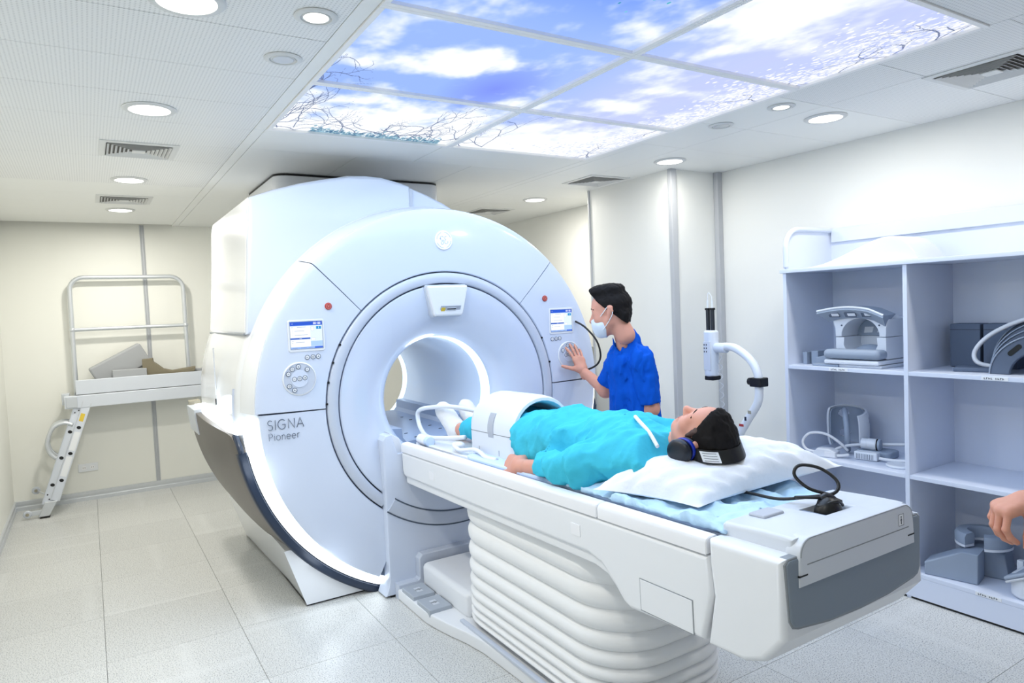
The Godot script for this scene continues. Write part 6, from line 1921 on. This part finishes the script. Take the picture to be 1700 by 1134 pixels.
	part(rc, "white_base", lathe([[0.062, 0.0], [0.062, 0.012], [0.122, 0.012], [0.122, 0.0]], 40, -70, 250).by(rot(Vector3.RIGHT, -90)), "coil_white", 50)
	part(rc, "foam_ring", lathe([[0.060, 0.013], [0.058, 0.055], [0.068, 0.070], [0.112, 0.066], [0.123, 0.05], [0.121, 0.013]], 40, -70, 250).by(rot(Vector3.RIGHT, -90)), "foam_blue", 50)
	var tc := thing("table_coil", "white rounded coil with a slanted grey top panel at the right of the lowest shelf", "coil", Vector3(3.66, 0.142, -1.345), -90)
	part(tc, "body", prism(rpoly(0.26, 0.22, 0.07, 6), 0.11, 0.02, 3).by(rot(Vector3.RIGHT, -90, Vector3(0.0, 0.0, 0))), "coil_white", 50)
	part(tc, "top_panel", rbox(Vector3(0.30, 0.018, 0.24), 0.007, 2).by(rot(Vector3.BACK, 28, Vector3(0.0, 0.155, 0.0))), "coil_grey")
	part(tc, "panel_edge", rbox(Vector3(0.302, 0.012, 0.242), 0.005, 2).by(rot(Vector3.BACK, 28, Vector3(0.007, 0.142, 0.0))), "cap")
	part(tc, "side_ring", lathe([[0.045, -0.012], [0.045, 0.012], [0.068, 0.012], [0.068, -0.012]], 30).at(0.02, 0.265, 0.05), "coil_white", 50)
	part(tc, "bracket", rbox(Vector3(0.03, 0.05, 0.03), 0.006).at(-0.14, 0.10, -0.08), "coil_white")
	# long curved cover lying on the top board
	var ap := PackedVector2Array()
	for q in [[-2.48, 1.738], [-2.38, 1.752], [-2.28, 1.782], [-2.18, 1.82], [-2.10, 1.85], [-2.03, 1.868], [-1.985, 1.868], [-1.94, 1.852], [-1.90, 1.82], [-1.865, 1.775], [-1.845, 1.738]]:
		ap.append(Vector2(q[0], q[1]))
	var ag := prism(ap, 0.26, 0.006, 2).by(Transform3D(Basis(Vector3(0, 0, 1), Vector3(0, 1, 0), Vector3(1, 0, 0)), Vector3(3.56, 0, 0)))
	tag(part(self, "curved_cover", ag.out(), "coil_white", 40), "long low white hump-shaped cover lying on top of the shelf", "coil cover")

func injector() -> void:
	var o := thing("contrast_injector", "white contrast injector on a bent arm, behind the patient's head", "injector", Vector3(3.12, 0, 0))
	part(o, "base", prism(rpoly(0.44, 0.44, 0.10, 5), 0.07, 0.02, 3).by(rot(Vector3.RIGHT, -90, Vector3(0, 0.03, -2.66))), "coil_white", 45)
	for q in [[-0.16, -0.16], [0.16, -0.16], [-0.16, 0.16], [0.16, 0.16]]:
		part(o, "castor", ball(Vector3(q[0], 0.03, -2.66 + q[1]), Vector3(0.03, 0.03, 0.03), 12), "dark", 180)
	var arm := spline([Vector3(0, 0.08, -2.66), Vector3(0, 0.45, -2.66), Vector3(0, 0.70, -2.655), Vector3(0, 0.79, -2.63), Vector3(0, 0.90, -2.56), Vector3(0, 0.995, -2.495), Vector3(0, 1.07, -2.482), Vector3(0, 1.16, -2.488), Vector3(0, 1.235, -2.535), Vector3(0, 1.295, -2.63), Vector3(0, 1.305, -2.70), Vector3(0, 1.300, -2.76)], 6)
	part(o, "arm", tube(arm, 0.023, 16), "coil_white", 180)
	part(o, "socket", rod(Vector3(0, 1.297, -2.70), Vector3(0, 1.297, -2.775), 0.029, 16), "coil_white")
	part(o, "clamp", rbox(Vector3(0.07, 0.050, 0.075), 0.006).at(0, 1.115, -2.482), "dark")
	part(o, "clamp_knob", rod(Vector3(0, 1.115, -2.52), Vector3(0, 1.115, -2.548), 0.020, 12), "dark")
	part(o, "warning_sticker", rbox(Vector3(0.005, 0.014, 0.030), 0.001).at(-0.023, 0.865, -2.590), "red")
	part(o, "warning_sticker", rbox(Vector3(0.005, 0.022, 0.012), 0.001).at(-0.023, 0.905, -2.560), "metal_dark")
	part(o, "warning_sticker", rbox(Vector3(0.005, 0.018, 0.020), 0.001).at(-0.023, 0.945, -2.532), "tan")
	var hd := Vector3(0, 1.262, -2.812)
	part(o, "pump_body", prism(rpoly(0.080, 0.080, 0.034, 6), 0.275, 0.016, 3).at(0, 0, -0.1375).by(rot(Vector3.RIGHT, -90, hd)), "coil_white", 50)
	part(o, "pump_panel", rbox(Vector3(0.006, 0.17, 0.052), 0.002).at(-0.038, 1.25, -2.812), "shoulder")
	for k in 6:
		part(o, "key", rbox(Vector3(0.004, 0.010, 0.006), 0.001).at(-0.0405, 1.315 - 0.020 * (k / 2), -2.830 + 0.016 * (k % 2)), "metal_dark")
	part(o, "pump_foot", rbox(Vector3(0.07, 0.025, 0.065), 0.005).at(0, 1.118, -2.808), "dark")
	for z in [-2.832, -2.798]:
		part(o, "syringe", rod(Vector3(0, 1.39, z), Vector3(0, 1.52, z), 0.0125, 14), "metal_dark")
		part(o, "syringe_flange", rod(Vector3(0, 1.518, z), Vector3(0, 1.530, z), 0.017, 14), "dark")
		part(o, "syringe_tip", rod(Vector3(0, 1.53, z), Vector3(0, 1.575, z), 0.005, 8), "label_white")
	part(o, "tubing", tube(spline([Vector3(0, 1.575, -2.832), Vector3(0, 1.62, -2.826), Vector3(0, 1.60, -2.803), Vector3(0, 1.575, -2.798)], 6), 0.002, 6), "label_white", 180)
	var cs := PackedVector3Array()
	for k in 150:
		var t := k / 149.0
		cs.append(Vector3(cos(t * 60.0) * 0.012, 1.30 - 0.52 * t, -2.755 + 0.02 * t + sin(t * 60.0) * 0.012))
	part(o, "coiled_cable", tube(cs, 0.0016, 5), "cap", 180)

func platform() -> void:
	var o := thing("aluminium_platform", "folding aluminium platform with a guard rail and ladder legs against the back wall", "platform", Vector3(0, 0, 0))
	var z0 := -7.2
	var rail := [Vector3(-0.115, 0.95, z0), Vector3(-0.112, 1.50, z0), Vector3(-0.110, 1.90, z0)]
	for k in range(1, 7):
		var a := PI / 2 * k / 6.0
		rail.append(Vector3(-0.110 + 0.11 * (1 - cos(a)), 1.905 + 0.11 * sin(a), z0))
	for k in range(0, 7):
		var a := PI / 2 * k / 6.0
		rail.append(Vector3(0.690 + 0.11 * sin(a), 1.905 + 0.11 * cos(a), z0))
	rail += [Vector3(0.800, 1.50, z0), Vector3(0.803, 0.95, z0)]
	part(o, "guard_rail", tube(PackedVector3Array(rail), 0.019, 12), "alu", 60)
	part(o, "cross_bar", rod(Vector3(-0.111, 1.552, z0), Vector3(0.801, 1.552, z0), 0.017, 12), "alu")
	for x in [-0.111, 0.801]:
		part(o, "bar_collar", ball(Vector3(x, 1.552, z0), Vector3(0.025, 0.025, 0.025), 12), "alu", 180)
	part(o, "front_panel", bx(-0.115, 1.22, 0.995, 1.118, -6.985, -6.965, 0.003), "alu_plate")
	part(o, "lower_beam", bx(-0.205, 1.22, 0.880, 0.988, -7.02, -6.955, 0.004), "alu_plate")
	part(o, "deck_board", bx(-0.115, 1.22, 1.005, 1.03, -7.25, -6.985, 0.003), "alu_plate")
	part(o, "rear_panel", bx(-0.115, 1.22, 0.995, 1.085, -7.265, -7.25, 0.003), "alu_plate")
	part(o, "end_bracket", bx(-0.225, -0.165, 0.905, 1.005, -7.17, -7.06, 0.004), "alu")
	part(o, "end_bracket", bx(-0.19, -0.11, 0.89, 0.98, -6.953, -6.945, 0.002), "alu")
	part(o, "end_beam", bx(-0.20, -0.16, 0.89, 0.985, -7.24, -7.02, 0.004), "alu")
	# ladder stringers lean out to the left; two channels each with punched holes
	var top := Vector3(-0.105, 0.895, -6.975)
	var foot := Vector3(-0.385, 0.10, -6.90)
	for k in 2:
		var off := Vector3(0.066 * k, 0.0 if k == 0 else 0.03, 0.012 * k)
		var a := foot + off
		var b := top + off
		var y := (b - a).normalized()
		var x := y.cross(Vector3.BACK).normalized()
		var t := Transform3D(Basis(x, y, x.cross(y)), a)
		var l := (b - a).length()
		part(o, "stringer", bx(-0.032, 0.032, 0, l, -0.02, 0.0, 0.003).by(t), "alu_plate")
		part(o, "stringer_lip", bx(0.029, 0.034, 0, l, -0.02, 0.012, 0.001).by(t), "alu")
		part(o, "stringer_lip", bx(-0.034, -0.030, 0, l, -0.02, 0.010, 0.001).by(t), "alu")
		for s in [0.20, 0.47, 0.735]:
			part(o, "rung_hole", prism(circle(0.0165, 16, 0.0135), 0.002).by(t).by(Transform3D(Basis(), y * (l * s) + Vector3(0, 0, 0.0))), "black")
		if k == 1:
			part(o, "yellow_sticker", bx(-0.017, 0.015, l * 0.80, l * 0.88, 0.0, 0.0012, 0).by(t), "yellow")
			part(o, "paper_sticker", bx(-0.022, 0.024, l * 0.50, l * 0.69, 0.0, 0.0012, 0).by(t), "label_white")
			part(o, "paper_sticker", bx(-0.022, 0.024, l * 0.24, l * 0.44, 0.0, 0.0012, 0).by(t), "label_white")
		else:
			for q in [[0.06, 0.01], [0.10, -0.012], [0.93, -0.01], [0.96, 0.012]]:
				part(o, "rivet", ball(Vector3(q[1], l * q[0], 0.001), Vector3(0.006, 0.006, 0.003), 8).by(t), "metal_dark", 180)
	var back := Vector3(0.0, 0.0, -0.22)
	part(o, "rear_stringer", rod(foot + back + Vector3(0.02, 0, 0), top + back + Vector3(0.0, 0, 0), 0.022, 8), "alu")
	for s in [0.22, 0.5, 0.78]:
		var m := foot.lerp(top, s)
		part(o, "rung", rod(m + Vector3(0.02, 0, -0.01), m + back + Vector3(0.02, 0, 0), 0.016, 8), "alu")
	# hand loops, foot block and wheels
	for dz in [0.0, -0.16]:
		var e := Vector3(0.0, 0.0, dz)
		part(o, "hand_loop", tube(spline([Vector3(-0.155, 0.74, -6.965) + e, Vector3(-0.22, 0.765, -6.965) + e, Vector3(-0.30, 0.73, -6.96) + e, Vector3(-0.345, 0.62, -6.955) + e, Vector3(-0.335, 0.53, -6.955) + e, Vector3(-0.29, 0.475, -6.955) + e, Vector3(-0.245, 0.475, -6.955) + e], 6), 0.017, 10), "alu", 180)
	part(o, "foot_block", prism(PackedVector2Array([Vector2(-0.47, 0.012), Vector2(-0.395, 0.012), Vector2(-0.33, 0.13), Vector2(-0.42, 0.13)]), 0.06, 0.004, 1).at(0.03, 0, -6.93), "alu")
	part(o, "foot_rubber", bx(-0.43, -0.36, 0.0, 0.014, -6.93, -6.865, 0.003), "black")
	part(o, "wheel_arm", bx(-0.52, -0.40, 0.025, 0.065, -6.92, -6.90, 0.004), "alu")
	for q in [Vector3(-0.515, 0.045, -6.90), Vector3(-0.455, 0.20, -7.08)]:
		part(o, "wheel", prism(circle(0.032, 22), 0.026, 0.008, 2).at(q.x, q.y, q.z - 0.015), "cap", 50)
		part(o, "wheel_hub", prism(circle(0.013, 12), 0.034, 0.002, 1).at(q.x, q.y, q.z - 0.015), "tan")
	part(o, "wheel_rod", rod(Vector3(-0.455, 0.20, -7.08), Vector3(-0.36, 0.17, -6.93), 0.006, 6), "alu")
	# what lies on the platform
	var a := foam("foam_cushion", prism(rpoly(0.46, 0.20, 0.02, 3), 0.13, 0.015, 3).at(0, 0, -0.065), "foam_grey", "large light grey foam cushion leaning tilted on the platform", Vector3(0.235, 1.215, -7.165), 3, "cushions on the platform")
	a.rotation_degrees.z = 27
	foam("foam_cushion", rbox(Vector3(0.27, 0.15, 0.09), 0.006).at(0, 0.075, 0), "foam_grey", "upright light grey block in front of the tilted cushion on the platform", Vector3(0.30, 1.030, -7.04), 2, "cushions on the platform")
	var op := PackedVector2Array()
	for q in [[-0.19, 0.0], [0.0, 0.02], [0.06, 0.045], [0.24, 0.06], [0.245, 0.098], [0.15, 0.088], [0.05, 0.075], [-0.02, 0.095], [-0.075, 0.145], [-0.10, 0.165], [-0.105, 0.20], [-0.19, 0.195]]:
		op.append(Vector2(q[0], q[1]))
	foam("foam_support", prism(op, 0.15, 0.006, 2).at(0, 0, -0.075), "foam_olive", "olive foam support with a curved swooping top, right of the light grey block", Vector3(0.60, 1.062, -7.08), -6, "cushions on the platform")
	foam("foam_slab", rbox(Vector3(0.36, 0.105, 0.10), 0.006).at(0, 0.05, 0), "foam_grey", "flat grey foam slab under the olive support at the platform's right", Vector3(0.76, 1.030, -7.15), -2, "cushions on the platform")
